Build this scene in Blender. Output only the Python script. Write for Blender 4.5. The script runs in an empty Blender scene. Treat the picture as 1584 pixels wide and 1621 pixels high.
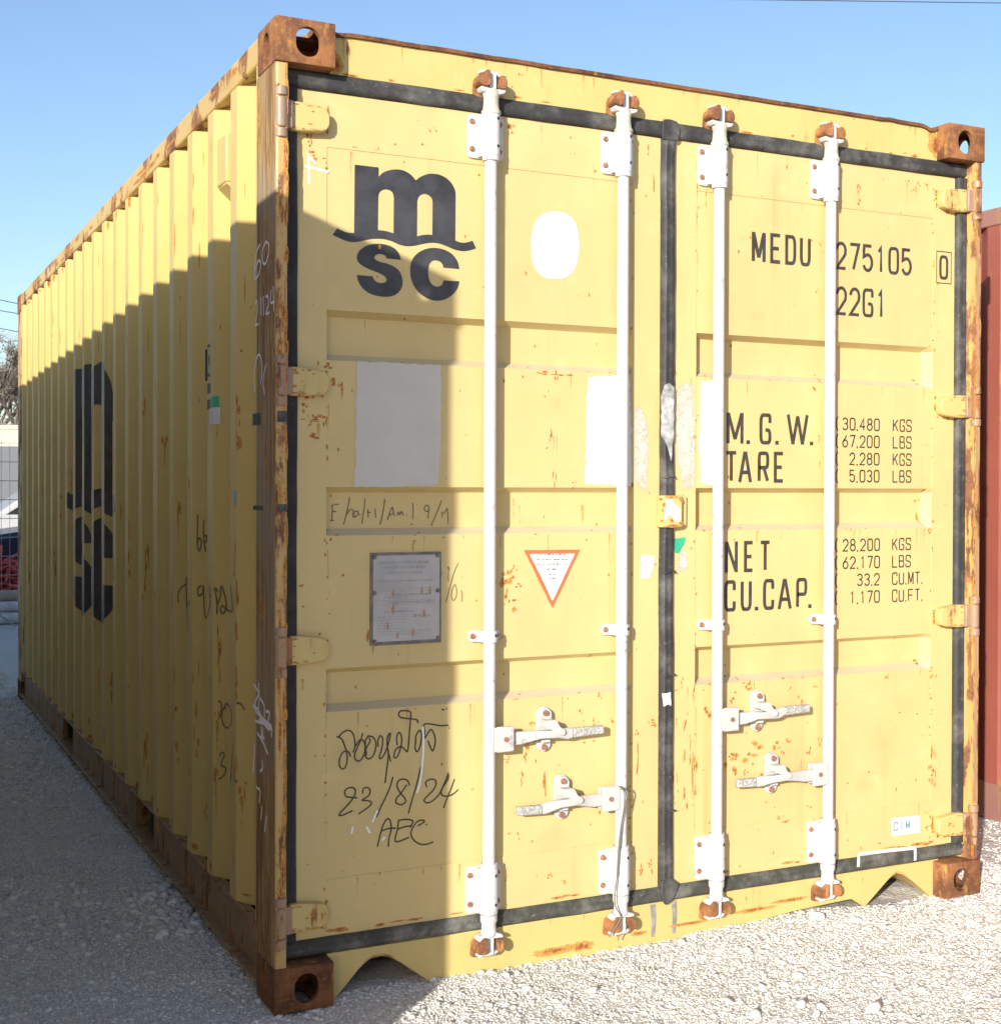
import bpy, bmesh, math, random
import numpy as np
from mathutils import Vector, Matrix, noise as mnoise
R = math.radians
sc = bpy.context.scene
COL = sc.collection
random.seed(7)

# ------------------------------------------------------------------ camera
PW, PH = 1584.0, 1621.0
CAM = np.array([-0.9842, -3.5044, 1.3774])
YAW, PITCH, ROLL, FPX, CX, CY = 0.46945, -0.0094, 0.0033, 2189.364, 868.802, 789.841
ca, sa, cb, sb = math.cos(YAW), math.sin(YAW), math.cos(PITCH), math.sin(PITCH)
FWD = np.array([sa * cb, ca * cb, sb]); RG0 = np.array([ca, -sa, 0.0]); UP0 = np.cross(RG0, FWD)
RGT = math.cos(ROLL) * RG0 + math.sin(ROLL) * UP0
UPV = -math.sin(ROLL) * RG0 + math.cos(ROLL) * UP0
cam = bpy.data.cameras.new('camera'); cob = bpy.data.objects.new('camera', cam); COL.objects.link(cob)
cam.sensor_fit = 'HORIZONTAL'; cam.sensor_width = 36.0; cam.lens = FPX * 36 / PW
cam.shift_x = (PW / 2 - CX) / PW; cam.shift_y = (CY - PH / 2) / PW
cam.clip_start = 0.05; cam.clip_end = 3000
m = Matrix.Identity(4)
for i in range(3):
    m[i][0] = RGT[i]; m[i][1] = UPV[i]; m[i][2] = -FWD[i]; m[i][3] = CAM[i]
cob.matrix_world = m
sc.camera = cob

# ------------------------------------------------------------------ light
SUN = Vector((1.02, 1.0, -0.40)).normalized()          # travel direction of the sunlight
ELEV = math.asin(-SUN.z); AZ = math.atan2(-SUN.x, -SUN.y)
w = bpy.data.worlds.new('World'); sc.world = w; w.use_nodes = True
nt = w.node_tree; bg = nt.nodes['Background']
sky = nt.nodes.new('ShaderNodeTexSky'); sky.sky_type = 'NISHITA'; sky.sun_disc = False
sky.sun_elevation = ELEV; sky.sun_rotation = AZ % (2 * math.pi)
sky.air_density = 1.0; sky.dust_density = 0.9; sky.ozone_density = 3.6; sky.altitude = 50
wb = nt.nodes.new('ShaderNodeMix'); wb.data_type = 'RGBA'; wb.blend_type = 'MULTIPLY'; wb.inputs[0].default_value = 1.0
wb.inputs[7].default_value = (1.04, .915, .86, 1)                   # daylight white balance of the camera
nt.links.new(sky.outputs[0], wb.inputs[6]); nt.links.new(wb.outputs[2], bg.inputs[0]); bg.inputs[1].default_value = 0.123
sl = bpy.data.lights.new('sun', 'SUN'); sl.energy = 3.55; sl.angle = R(0.53); sl.color = (1.0, 0.96, 0.90)
so = bpy.data.objects.new('sun', sl); COL.objects.link(so)
so.rotation_euler = SUN.to_track_quat('-Z', 'Y').to_euler(); so.location = (-20, -20, 10)
sc.view_settings.view_transform = 'Standard'; sc.view_settings.look = 'None'
sc.view_settings.exposure = 1.0; sc.view_settings.gamma = 1.0

# ------------------------------------------------------------------ helpers
def ray(u, v): return FWD + RGT * (u - CX) / FPX - UPV * (v - CY) / FPX
def at(u, v, ax, val):
    "where the photograph's pixel meets the plane  axis = val"
    d = ray(u, v); t = (val - CAM[ax]) / d[ax]; return CAM + t * d

def tag(o, label=None, cat=None, group=None, kind=None):
    if label: o['label'] = label
    if cat: o['category'] = cat
    if group: o['group'] = group
    if kind: o['kind'] = kind
    return o
def thing(name, label, cat, loc=(0, 0, 0), rz=0, group=None):
    o = bpy.data.objects.new(name, None); COL.objects.link(o); o.location = loc; o.rotation_euler = (0, 0, rz)
    o.empty_display_size = 0.2
    return tag(o, label, cat, group)
def link_mesh(name, me, parent=None):
    o = bpy.data.objects.new(name, me); COL.objects.link(o)
    if parent: o.parent = parent
    return o

OVERLAYS = []
class MB:
    def __init__(s): s.v = []; s.f = []; s.mi = []; s.fade = []; s.m = 0
    def add(s, vs, fs, fade=None, m=None):
        b = len(s.v); s.v += [tuple(map(float, p)) for p in vs]
        s.fade += list(fade) if fade is not None else [1.0] * len(vs)
        for f in fs: s.f.append([b + i for i in f]); s.mi.append(s.m if m is None else m)
    def box(s, x0, x1, y0, y1, z0, z1):
        s.add([(x, y, z) for z in (z0, z1) for y in (y0, y1) for x in (x0, x1)],
              [(0, 2, 3, 1), (4, 5, 7, 6), (0, 1, 5, 4), (2, 6, 7, 3), (0, 4, 6, 2), (1, 3, 7, 5)])
    def prism(s, poly, ax, a0, a1):
        "2-D outline extruded along an axis; outline is in the other two axes, in order"
        n = len(poly)
        def P(p, a):
            q = list(p); q.insert(ax, a); return q
        vs = [P(p, a0) for p in poly] + [P(p, a1) for p in poly]
        fs = [tuple(range(n)), tuple(range(2 * n - 1, n - 1, -1))]
        fs += [(i, i + n, (i + 1) % n + n, (i + 1) % n) for i in range(n)]
        s.add(vs, fs)
    def tube(s, pts, rs, n=12, caps=True, sq=None):
        "round tube through points; sq = (a, b) half sizes makes it a flat bar"
        pts = [Vector(p) for p in pts]
        if not hasattr(rs, '__len__'): rs = [rs] * len(pts)
        rings = []; up = None
        for i, p in enumerate(pts):
            d = (pts[min(i + 1, len(pts) - 1)] - pts[max(i - 1, 0)])
            if d.length < 1e-9: d = Vector((0, 0, 1))
            d.normalize()
            if up is None:
                up = Vector((0, 0, 1)) if abs(d.z) < .9 else Vector((0, 1, 0))
            a = d.cross(up).normalized(); b = a.cross(d).normalized(); up = b
            rings.append([p + (a * math.cos(2 * math.pi * k / n) + b * math.sin(2 * math.pi * k / n)) * rs[i] for k in range(n)])
        vs = [q for r in rings for q in r]; fs = []
        for i in range(len(rings) - 1):
            for k in range(n):
                fs.append((i * n + k, i * n + (k + 1) % n, (i + 1) * n + (k + 1) % n, (i + 1) * n + k))
        if caps: fs += [tuple(range(n - 1, -1, -1)), tuple(range((len(rings) - 1) * n, len(rings) * n))]
        s.add(vs, fs)
    def lathe(s, x, y, prof, n=20):
        "profile of (r, z) about a vertical axis"
        s.tube([(x, y, z + i * 1e-7) for i, (r, z) in enumerate(prof)], [r for r, z in prof], n)
    def bar(s, pts):
        "flat bar along x: (x, y, z, half thickness y, half height z)"
        vs = []; fs = []
        for (x, y, z, a, b) in pts: vs += [(x, y - a, z - b), (x, y + a, z - b), (x, y + a, z + b), (x, y - a, z + b)]
        for i in range(len(pts) - 1):
            for k in range(4): fs.append((4 * i + k, 4 * i + (k + 1) % 4, 4 * i + 4 + (k + 1) % 4, 4 * i + 4 + k))
        n = 4 * (len(pts) - 1); fs += [(3, 2, 1, 0), (n, n + 1, n + 2, n + 3)]
        s.add(vs, fs)
    def strip(s, pts, wd, nrm=(0, -1, 0), closed=False, fade=None):
        "ribbon of width wd along points, lying in the surface whose normal is nrm (one, or one per point)"
        P = [Vector(p) for p in pts]; n = len(P)
        if n < 2: return
        N = [Vector(nrm)] * n if not isinstance(nrm, list) else [Vector(q) for q in nrm]
        vs = []
        for i in range(n):
            a = P[i - 1] if (i > 0 or closed) else None; b = P[(i + 1) % n] if (i < n - 1 or closed) else None
            d1 = (P[i] - a).normalized() if a is not None else None; d2 = (b - P[i]).normalized() if b is not None else None
            d1 = d1 if d1 is not None else d2; d2 = d2 if d2 is not None else d1
            t = d1 + d2
            t = t.normalized() if t.length > 1e-6 else d1
            side = N[i].cross(t).normalized()
            c = max(0.5, math.sqrt(max(0.0, (1 + d1.dot(d2)) / 2)))
            ww = wd[i] if hasattr(wd, '__len__') else wd
            vs += [P[i] - side * ww / 2 / c, P[i] + side * ww / 2 / c]
        fs = [(2 * i, 2 * i + 1, 2 * i + 3, 2 * i + 2) for i in range(n - 1)]
        if closed: fs.append((2 * n - 2, 2 * n - 1, 1, 0))
        s.add(vs, fs, fade)
    def build(s, name, mats, parent=None, bevel=0, seg=2, smooth=None, recalc=True, ang=40):
        me = bpy.data.meshes.new(name); me.from_pydata(s.v, [], s.f)
        if not isinstance(mats, (list, tuple)): mats = [mats]
        for mm in mats: me.materials.append(mm)
        me.polygons.foreach_set('material_index', s.mi)
        if any(f != 1.0 for f in s.fade) or any(mm in OVERLAYS for mm in mats):
            a = me.attributes.new('fade', 'FLOAT', 'POINT'); a.data.foreach_set('value', s.fade)
        if recalc:
            bm = bmesh.new(); bm.from_mesh(me); bmesh.ops.recalc_face_normals(bm, faces=bm.faces); bm.to_mesh(me); bm.free()
        me.update()
        if smooth is not None or bevel:
            me.shade_smooth(); me.set_sharp_from_angle(angle=R(smooth if smooth else 35))
        o = link_mesh(name, me, parent)
        if bevel:
            b = o.modifiers.new('bevel', 'BEVEL'); b.width = bevel; b.segments = seg; b.limit_method = 'ANGLE'; b.angle_limit = R(ang)
            b.harden_normals = False
        return o

def fillet(pts, r, n=5, closed=False):
    "round the corners of a 2-D polyline"
    out = []; N = len(pts)
    for i, p in enumerate(pts):
        if not closed and i in (0, N - 1): out.append(tuple(p)); continue
        a = Vector(pts[i - 1]); b = Vector(p); c = Vector(pts[(i + 1) % N])
        d1 = a - b; d2 = c - b; q = min(r, d1.length * .49, d2.length * .49)
        p1 = b + d1.normalized() * q; p2 = b + d2.normalized() * q
        for k in range(n + 1):
            t = k / n; out.append(tuple(p1 * (1 - t) ** 2 + b * 2 * t * (1 - t) + p2 * t * t))
    return out
def smooth_line(pts, k=6):
    "Catmull-Rom through points of any dimension"
    P = [np.array(p, float) for p in pts]
    if len(P) < 3: return [tuple(p) for p in P]
    Q = [2 * P[0] - P[1]] + P + [2 * P[-1] - P[-2]]; out = []
    for i in range(1, len(Q) - 2):
        a, b, c, d = Q[i - 1], Q[i], Q[i + 1], Q[i + 2]
        for j in range(k):
            t = j / k
            out.append(tuple(.5 * ((2 * b) + (c - a) * t + (2 * a - 5 * b + 4 * c - d) * t * t + (3 * b - a - 3 * c + d) * t ** 3)))
    out.append(tuple(P[-1])); return out

# ------------------------------------------------------------------ materials
class NT:
    def __init__(s, name):
        s.m = bpy.data.materials.new(name); s.m.use_nodes = True; s.t = s.m.node_tree; s.b = s.t.nodes['Principled BSDF']
        s.tc = s.t.nodes.new('ShaderNodeTexCoord').outputs['Object']
    def n(s, typ, **k):
        q = s.t.nodes.new(typ)
        for a, v in k.items(): setattr(q, a, v)
        return q
    def l(s, a, b): s.t.links.new(a, b)
    def vec(s, sx=1, sy=1, sz=1, off=(0, 0, 0)):
        q = s.n('ShaderNodeMapping'); q.inputs['Scale'].default_value = (sx, sy, sz); q.inputs['Location'].default_value = off
        s.l(s.tc, q.inputs[0]); return q.outputs[0]
    def noise(s, scale, detail=4, rough=.55, vec=None, dist=0):
        q = s.n('ShaderNodeTexNoise'); q.inputs['Scale'].default_value = scale; q.inputs['Detail'].default_value = detail
        q.inputs['Roughness'].default_value = rough; q.inputs['Distortion'].default_value = dist
        s.l(vec if vec is not None else s.tc, q.inputs['Vector']); return q.outputs[0]
    def step(s, x, a, b, lo=0., hi=1.):
        q = s.n('ShaderNodeMapRange'); q.interpolation_type = 'SMOOTHSTEP'
        for i, v in zip((1, 2, 3, 4), (a, b, lo, hi)): q.inputs[i].default_value = v
        s.l(x, q.inputs[0]); return q.outputs[0]
    def op(s, o, a, b=None, c=None):
        q = s.n('ShaderNodeMath', operation=o)
        for i, x in enumerate((a, b, c)):
            if x is None: continue
            if isinstance(x, (int, float)): q.inputs[i].default_value = x
            else: s.l(x, q.inputs[i])
        return q.outputs[0]
    def mix(s, f, a, b):
        q = s.n('ShaderNodeMix', data_type='RGBA')
        for sock, x in ((q.inputs[0], f), (q.inputs[6], a), (q.inputs[7], b)):
            if isinstance(x, (int, float)): sock.default_value = x
            elif isinstance(x, tuple): sock.default_value = (*x, 1)
            else: s.l(x, sock)
        return q.outputs[2]
    def col(s, c, rough=.5, metal=0., spec=None):
        if isinstance(c, tuple): s.b.inputs['Base Color'].default_value = (*c, 1)
        else: s.l(c, s.b.inputs['Base Color'])
        if isinstance(rough, (int, float)): s.b.inputs['Roughness'].default_value = rough
        else: s.l(rough, s.b.inputs['Roughness'])
        s.b.inputs['Metallic'].default_value = metal
        if spec is not None: s.b.inputs['Specular IOR Level'].default_value = spec
        return s
    def bump(s, h, strength=.3, dist=.01):
        q = s.n('ShaderNodeBump'); q.inputs['Strength'].default_value = strength; q.inputs['Distance'].default_value = dist
        s.l(h, q.inputs['Height']); s.l(q.outputs[0], s.b.inputs['Normal']); return s

YEL = (.572, .445, .190)
def rust_color(t, k=1.0):
    a = t.noise(9, 5, .6); b = t.noise(70, 4, .65)
    c = t.mix(t.step(a, .38, .62), (.135 * k, .058 * k, .030 * k), (.30 * k, .130 * k, .050 * k))
    return t.mix(t.step(b, .5, .72, 0, .6), c, (.40 * k, .20 * k, .075 * k))
def paint(name, base, rust=.0, drip=.5, sx=1, sy=1, speck=.5, dirt=.35, fade=.05):
    "weathered container paint: faint patches, vertical dirt runs, rust specks and rust patches"
    t = NT(name)
    big = t.noise(1.3, 5, .6); fine = t.noise(14, 5, .6)
    runs = t.noise(1, 5, .6, t.vec(26, 26, .55)); runs2 = t.noise(1, 4, .6, t.vec(70, 70, 1.3, (3, 1, 2)))
    b2 = tuple(min(1, x * 1.12 + fade) for x in base); b3 = tuple(x * .80 for x in base)
    c = t.mix(t.step(big, .35, .68), base, tuple(x * .93 for x in base))
    c = t.mix(t.step(fine, .55, .8, 0, .35), c, b2)
    dark = t.op('MULTIPLY', t.step(runs, .56, .78, 0, dirt), t.step(big, .4, .62))
    c = t.mix(dark, c, (base[0] * .62, base[1] * .55, base[2] * .45))
    c = t.mix(t.step(runs2, .66, .74, 0, .25 * drip), c, (.42, .24, .07))
    rc = rust_color(t)
    sp = t.noise(46, 3, .5); spm = t.noise(2.2, 3, .6, t.vec(1, 1, 1, (5, 2, 8)))
    f = t.op('MULTIPLY', t.step(sp, .735 - .03 * speck, .765), t.step(spm, .50, .62))
    if rust > 0:
        pr = t.noise(1, 7, .68, t.vec(15 * sx, 15 * sy, 2.6)); pr2 = t.noise(5.5, 6, .7)
        pm = t.op('ADD', t.op('MULTIPLY', pr, .65), t.op('MULTIPLY', pr2, .35))
        a = .66 - .30 * rust
        c = t.mix(t.step(pm, a - .05, a + .02, 0, .45), c, (.46, .27, .07))
        f = t.op('MAXIMUM', f, t.step(pm, a, a + .035))
    c = t.mix(f, c, rc)
    t.col(c, t.step(f, 0, 1, .46, .85))
    hb = t.op('ADD', t.op('MULTIPLY', t.noise(3.0, 2), 1.0), t.op('MULTIPLY', f, .05))
    hb = t.op('ADD', hb, t.op('MULTIPLY', t.noise(120, 3), .012))
    t.bump(hb, .26, .05)
    return t.m
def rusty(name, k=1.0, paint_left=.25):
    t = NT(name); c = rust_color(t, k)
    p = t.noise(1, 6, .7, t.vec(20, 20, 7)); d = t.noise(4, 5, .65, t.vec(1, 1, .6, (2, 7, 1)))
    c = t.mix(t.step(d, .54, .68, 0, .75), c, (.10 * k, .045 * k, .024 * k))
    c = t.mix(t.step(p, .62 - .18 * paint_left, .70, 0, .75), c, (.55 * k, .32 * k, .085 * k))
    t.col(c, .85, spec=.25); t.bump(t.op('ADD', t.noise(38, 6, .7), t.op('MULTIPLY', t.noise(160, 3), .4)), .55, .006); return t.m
def plain(name, c, rough=.5, var=.12, scale=18, bump=.0, metal=0, spec=None):
    t = NT(name); a = t.noise(scale, 5, .65)
    t.col(t.mix(t.step(a, .3, .7), tuple(x * (1 - var) for x in c), tuple(min(1, x * (1 + var)) for x in c)), rough, metal, spec)
    if bump: t.bump(a, bump, .004)
    return t.m
def worn_white(name, c1=(.57, .57, .55), c2=(.42, .41, .375), g0=.40):
    t = NT(name); a = t.noise(1, 5, .7, t.vec(60, 60, 5)); b = t.noise(30, 5, .7); g = t.noise(3, 4)
    c = t.mix(t.step(a, .5, .8, 0, .35), c1, c2)
    f = t.op('MULTIPLY', t.step(b, .57, .66, 0, .7), t.step(g, g0, g0 + .14))
    c = t.mix(f, c, (.27, .235, .20))
    t.col(c, .42); t.bump(b, .12, .002); return t.m
def rubber(name, base, dust):
    t = NT(name); a = t.noise(1, 5, .7, t.vec(9, 9, 9)); b = t.noise(60, 4, .7)
    c = t.mix(t.step(a, .42, .75, 0, dust), base, (.19, .185, .165))
    c = t.mix(t.step(b, .6, .75, 0, dust), c, (.24, .23, .20))
    t.col(c, .62, spec=.35); t.bump(t.op('ADD', a, t.op('MULTIPLY', b, .3)), .25, .006); return t.m
def overlay(name, build, lo=.42, hi=.52, scale=60):
    "thin stain or flaking paint: opaque where noise + fade is high"
    t = NT(name); at_ = t.n('ShaderNodeAttribute', attribute_name='fade').outputs['Fac']
    nz = t.op('ADD', t.op('MULTIPLY', t.noise(scale, 6, .7), .6), t.op('MULTIPLY', t.noise(scale * .3, 4, .6), .4))
    a = t.step(t.op('ADD', t.op('MULTIPLY', at_, .55), t.op('SUBTRACT', nz, .42)), lo - .27, hi - .2)
    build(t, at_, nz); t.l(a, t.b.inputs['Alpha']); OVERLAYS.append(t.m); return t.m
def _rust(t, fa, nz):
    q = t.step(t.op('ADD', fa, t.op('MULTIPLY', t.op('SUBTRACT', nz, .5), 2.4)), .55, 1.05)
    t.col(t.mix(q, (.52, .27, .07), (.22, .075, .028)), .85, spec=.2)
RUST = overlay('rust_stain', _rust, .47, .58, 120)
RUNS = overlay('rust_run', lambda t, fa, nz: t.col(t.mix(t.step(nz, .4, .6), (.46, .24, .06), (.55, .34, .09)), .7, spec=.2), .5, .95, 45)
SPRAY = overlay('flaked_white_paint', lambda t, fa, nz: t.col((.54, .51, .43), .6), .55, .84, 190)
def _grey(t, fa, nz): t.col(t.mix(t.step(nz, .4, .6), (.30, .30, .30), (.6, .6, .6)), .6)
GREYSPRAY = overlay('grey_flaked_paint', _grey, .25, .4, 110)
CHALK = overlay('chalk', lambda t, fa, nz: t.col((.80, .78, .78), .9), .50, .80, 260)

M_YEL = paint('yellow_paint', YEL, 0, .7)
M_SIDE = paint('yellow_side_paint', (.565, .420, .140), 0.04, .9, speck=.9, dirt=.75)
M_POST = paint('rusting_yellow_post', (.50, .33, .12), .56, 1, dirt=.85)
def streaked(name):
    t = NT(name); a = t.noise(1, 6, .7, t.vec(42, 42, 3.2), .6); b = t.noise(1, 5, .7, t.vec(110, 110, 14)); g = t.noise(2.2, 5, .6, t.vec(1, 1, .8, (4, 1, 2)))
    c = t.mix(t.step(a, .36, .62), (.17, .095, .045), (.43, .285, .11))
    c = t.mix(t.step(b, .5, .72, 0, .7), c, (.15, .085, .045))
    c = t.mix(t.step(g, .5, .66, 0, .65), c, (.27, .225, .17))
    c = t.mix(t.op('MULTIPLY', t.step(b, .46, .56), t.step(g, .44, .58, .9, 0)), c, (.22, .088, .034))
    t.col(c, .75, spec=.25); t.bump(t.op('ADD', a, t.op('MULTIPLY', b, .5)), .3, .003); return t.m
M_POSTSIDE = streaked('streaked_post_side')
M_RAIL = paint('rusting_yellow_rail', (.52, .36, .12), .48, 1, sy=.25)
M_SILL = paint('scuffed_yellow_sill', (.545, .425, .155), .17, .8, speck=1.2)
M_FLANGE = paint('rusted_flange_paint', (.46, .31, .11), .42, .8)
M_HINGE = paint('yellow_hinge_paint', (.56, .43, .16), .32, .6)
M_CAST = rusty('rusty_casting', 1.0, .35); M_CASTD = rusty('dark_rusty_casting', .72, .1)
M_RUSTY = rusty('rusty_steel', 1.2, .25); M_LIP = rusty('rusty_roof_edge', .62, .2)
M_KNUCKLE = paint('scuffed_rusty_knuckle', (.30, .20, .145), .50, .6, speck=1.5)
M_PINK = paint('pink_primer', (.33, .215, .145), .38, .6)
M_WHITE = worn_white('white_rod_paint'); M_HARD = worn_white('scuffed_white_steel', (.48, .475, .45), (.33, .32, .29), .32); M_CREAM = plain('cream_paint', (.50, .475, .38), .5, .2, 60)
M_BOLT = plain('rusty_bolt', (.27, .125, .075), .8, .4, 150, .3); M_HOLE = plain('dark_hole', (.03, .03, .03), .8)
M_SKYLIT = paint('skylit_yellow_ledge', (.52, .445, .29), 0, .3, speck=1.2)  # greyer yellow paints in the sky light on the up-facing band slopes
def _stain(t, fa, nz): t.col((.47, .36, .16), .7)
STAIN = overlay('faint_grime', _stain, .55, 2.4, 22)
M_GASK = rubber('grey_rubber', (.034, .034, .033), .60); M_GASKD = rubber('black_rubber', (.017, .017, .020), .12)
M_INK = plain('dark_lettering', (.045, .040, .032), .5, .25, 40); M_LOGO = plain('navy_lettering', (.040, .039, .042), .38, .35, 12)
M_PEN = plain('marker_pen', (.055, .042, .02), .6, .4, 80)
M_PENF = plain('faded_marker_pen', (.15, .115, .05), .6, .4, 80)
M_STICK = plain('white_paint_patch', (.66, .66, .635), .5, .03, 25); M_PATCHG = plain('grey_white_patch', (.50, .495, .44), .5, .04, 8)
M_GREEN = plain('green_sticker', (.03, .36, .20), .45, .1); M_RED = plain('red_border', (.66, .14, .055), .5, .12)
M_PLATE = plain('dull_plate_metal', (.38, .375, .365), .42, .12, 9, .05); M_PLATEF = plain('plate_edge', (.16, .14, .125), .6, .3, 40)
M_FAINT = plain('faint_print', (.13, .125, .12), .6, .3, 60); M_BLUEINK = plain('pale_blue_print', (.14, .25, .36), .5, .1, 60)
M_UNDER = plain('under_floor', (.06, .05, .04), .9, .3)

# ------------------------------------------------------------------ ground
def vnoise(x, y, s, seed):
    r = np.random.RandomState(seed); T = r.rand(256, 256)
    X = x / s; Y = y / s; xi = np.floor(X).astype(int); yi = np.floor(Y).astype(int); fx = X - xi; fy = Y - yi
    fx = fx * fx * (3 - 2 * fx); fy = fy * fy * (3 - 2 * fy); g = lambda a, b: T[a % 256, b % 256]
    return (g(xi, yi) * (1 - fx) + g(xi + 1, yi) * fx) * (1 - fy) + (g(xi, yi + 1) * (1 - fx) + g(xi + 1, yi + 1) * fx) * fy
def ground_h(x, y):
    x = np.asarray(x, float); y = np.asarray(y, float)
    near = np.exp(-((x - .8) ** 2 + (y - .5) ** 2) / 40.0)
    h = (vnoise(x, y, .55, 1) - .5) * .022 + (vnoise(x, y, .17, 2) - .5) * .012 + (vnoise(x, y, .06, 3) - .5) * .007 + (vnoise(x, y, .025, 4) - .5) * .005
    hump = .014 * np.exp(-((x - 1.25) / .75) ** 2) * np.exp(-((y - .1) / .5) ** 2)
    dip = -.012 * np.exp(-((x - 2.13) / .18) ** 2) * np.exp(-((y - .1) / .25) ** 2)
    pile = .022 * np.exp(-((x + .06) / .10) ** 2) * np.exp(-((y - 1.05) / .25) ** 2)
    far = np.clip((np.hypot(x, y) - 6) / 6, 0, 1)
    return (h * (1 - far * .6) + hump + dip + pile) - .004
def spaced(a, b, near0, near1, d0, grow):
    xs = list(np.arange(near0, near1, d0)); d = d0; x = near1
    while x < b: xs.append(x); d *= grow; x += d
    xs.append(b); d = d0; x = near0
    while x > a: xs.insert(0, x); d *= grow; x -= d
    xs.insert(0, a); return np.array(xs)
gx = spaced(-600, 900, -1.0, 2.9, .0125, 1.05); gy = spaced(-300, 1500, -1.3, .8, .0125, 1.025)
XX, YY = np.meshgrid(gx, gy); ZZ = ground_h(XX, YY)
nx, ny = len(gx), len(gy)
me = bpy.data.meshes.new('ground')
me.vertices.add(nx * ny); me.vertices.foreach_set('co', np.stack([XX, YY, ZZ], -1).reshape(-1))
idx = np.arange(nx * ny).reshape(ny, nx)
Q = np.stack([idx[:-1, :-1], idx[:-1, 1:], idx[1:, 1:], idx[1:, :-1]], -1).reshape(-1)
nf = len(Q) // 4
me.loops.add(nf * 4); me.loops.foreach_set('vertex_index', Q.astype(np.int32))
me.polygons.add(nf); me.polygons.foreach_set('loop_start', np.arange(0, nf * 4, 4, dtype=np.int32))
me.update(); me.validate(); me.shade_smooth()
t = NT('gravel_ground')
v1 = t.n('ShaderNodeTexVoronoi'); v1.inputs['Scale'].default_value = 95; t.l(t.tc, v1.inputs['Vector'])
v2 = t.n('ShaderNodeTexVoronoi'); v2.inputs['Scale'].default_value = 230; t.l(t.tc, v2.inputs['Vector'])
sep = t.n('ShaderNodeSeparateColor'); t.l(v1.outputs['Color'], sep.inputs[0])
big = t.noise(1.1, 5, .65)
c = t.mix(sep.outputs[0], (.54, .515, .455), (.72, .69, .62))
c = t.mix(t.step(t.noise(300, 3), .35, .65, 0, .35), c, (.46, .43, .38))
c = t.mix(t.step(big, .4, .7, 0, .5), c, (.52, .495, .44))
t.col(c, .95, spec=.15)
t.bump(t.op('ADD', t.op('MULTIPLY', v1.outputs['Distance'], -1.0), t.op('MULTIPLY', v2.outputs['Distance'], -.45)), .55, .007)
me.materials.append(t.m)
tag(link_mesh('ground', me), kind='structure')

# loose gravel: one mesh of small crushed stones
t = NT('crushed_stone'); oi = t.n('ShaderNodeAttribute', attribute_name='tone').outputs['Fac']
c = t.mix(oi, (.50, .475, .42), (.80, .775, .70)); c = t.mix(t.step(t.noise(90, 4), .6, .75, 0, .4), c, (.50, .42, .32))
t.col(c, .92, spec=.15); t.bump(t.noise(260, 4), .4, .002); M_STONE = t.m
bm = bmesh.new(); bmesh.ops.create_icosphere(bm, subdivisions=1, radius=1.0)
bm.verts.ensure_lookup_table(); SV = np.array([v.co[:] for v in bm.verts]); SF = np.array([[v.index for v in f.verts] for f in bm.faces]); bm.free()
rs = np.random.RandomState(3)
def scatter(n, x0, x1, y0, y1, rmin, rmax, pw, keep):
    x = rs.uniform(x0, x1, n); y = rs.uniform(y0, y1, n); k = keep(x, y); x = x[k]; y = y[k]; n = len(x)
    r = rmin + (rmax - rmin) * rs.rand(n) ** pw
    return x, y, r
inside = lambda x, y: (x > .03) & (x < 2.40) & (y > .09) & (y < 6)
S = []
S.append(scatter(120000, -.95, 2.75, -1.25, .35, .0018, .0058, 2.4, lambda x, y: ~inside(x, y)))
S.append(scatter(9000, -.95, 2.75, -1.25, .5, .0045, .010, 2.6, lambda x, y: ~inside(x, y)))
S.append(scatter(500, -.95, 2.75, -1.25, .5, .009, .017, 2.4, lambda x, y: ~inside(x, y)))
S.append(scatter(56000, -1.05, .03, .3, 3.2, .0024, .0075, 2.6, lambda x, y: x > -.75 + .09 * y))
S.append(scatter(16000, -.8, .03, 3.0, 11, .005, .013, 2.4, lambda x, y: x > -.72 + .085 * y))
S.append(scatter(4200, -.9, .02, .1, 3.5, .006, .020, 3.0, lambda x, y: (vnoise(x, y, .5, 9) > .5)))
S.append(scatter(170, -.16, .03, .75, 1.4, .010, .022, 1.4, lambda x, y: np.abs(y - 1.05) < .3))
S.append(scatter(16000, 2.4, 4.2, -.3, 3.2, .003, .009, 2.4, lambda x, y: x < 3.4))
x = np.concatenate([s[0] for s in S]); y = np.concatenate([s[1] for s in S]); r = np.concatenate([s[2] for s in S])
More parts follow.
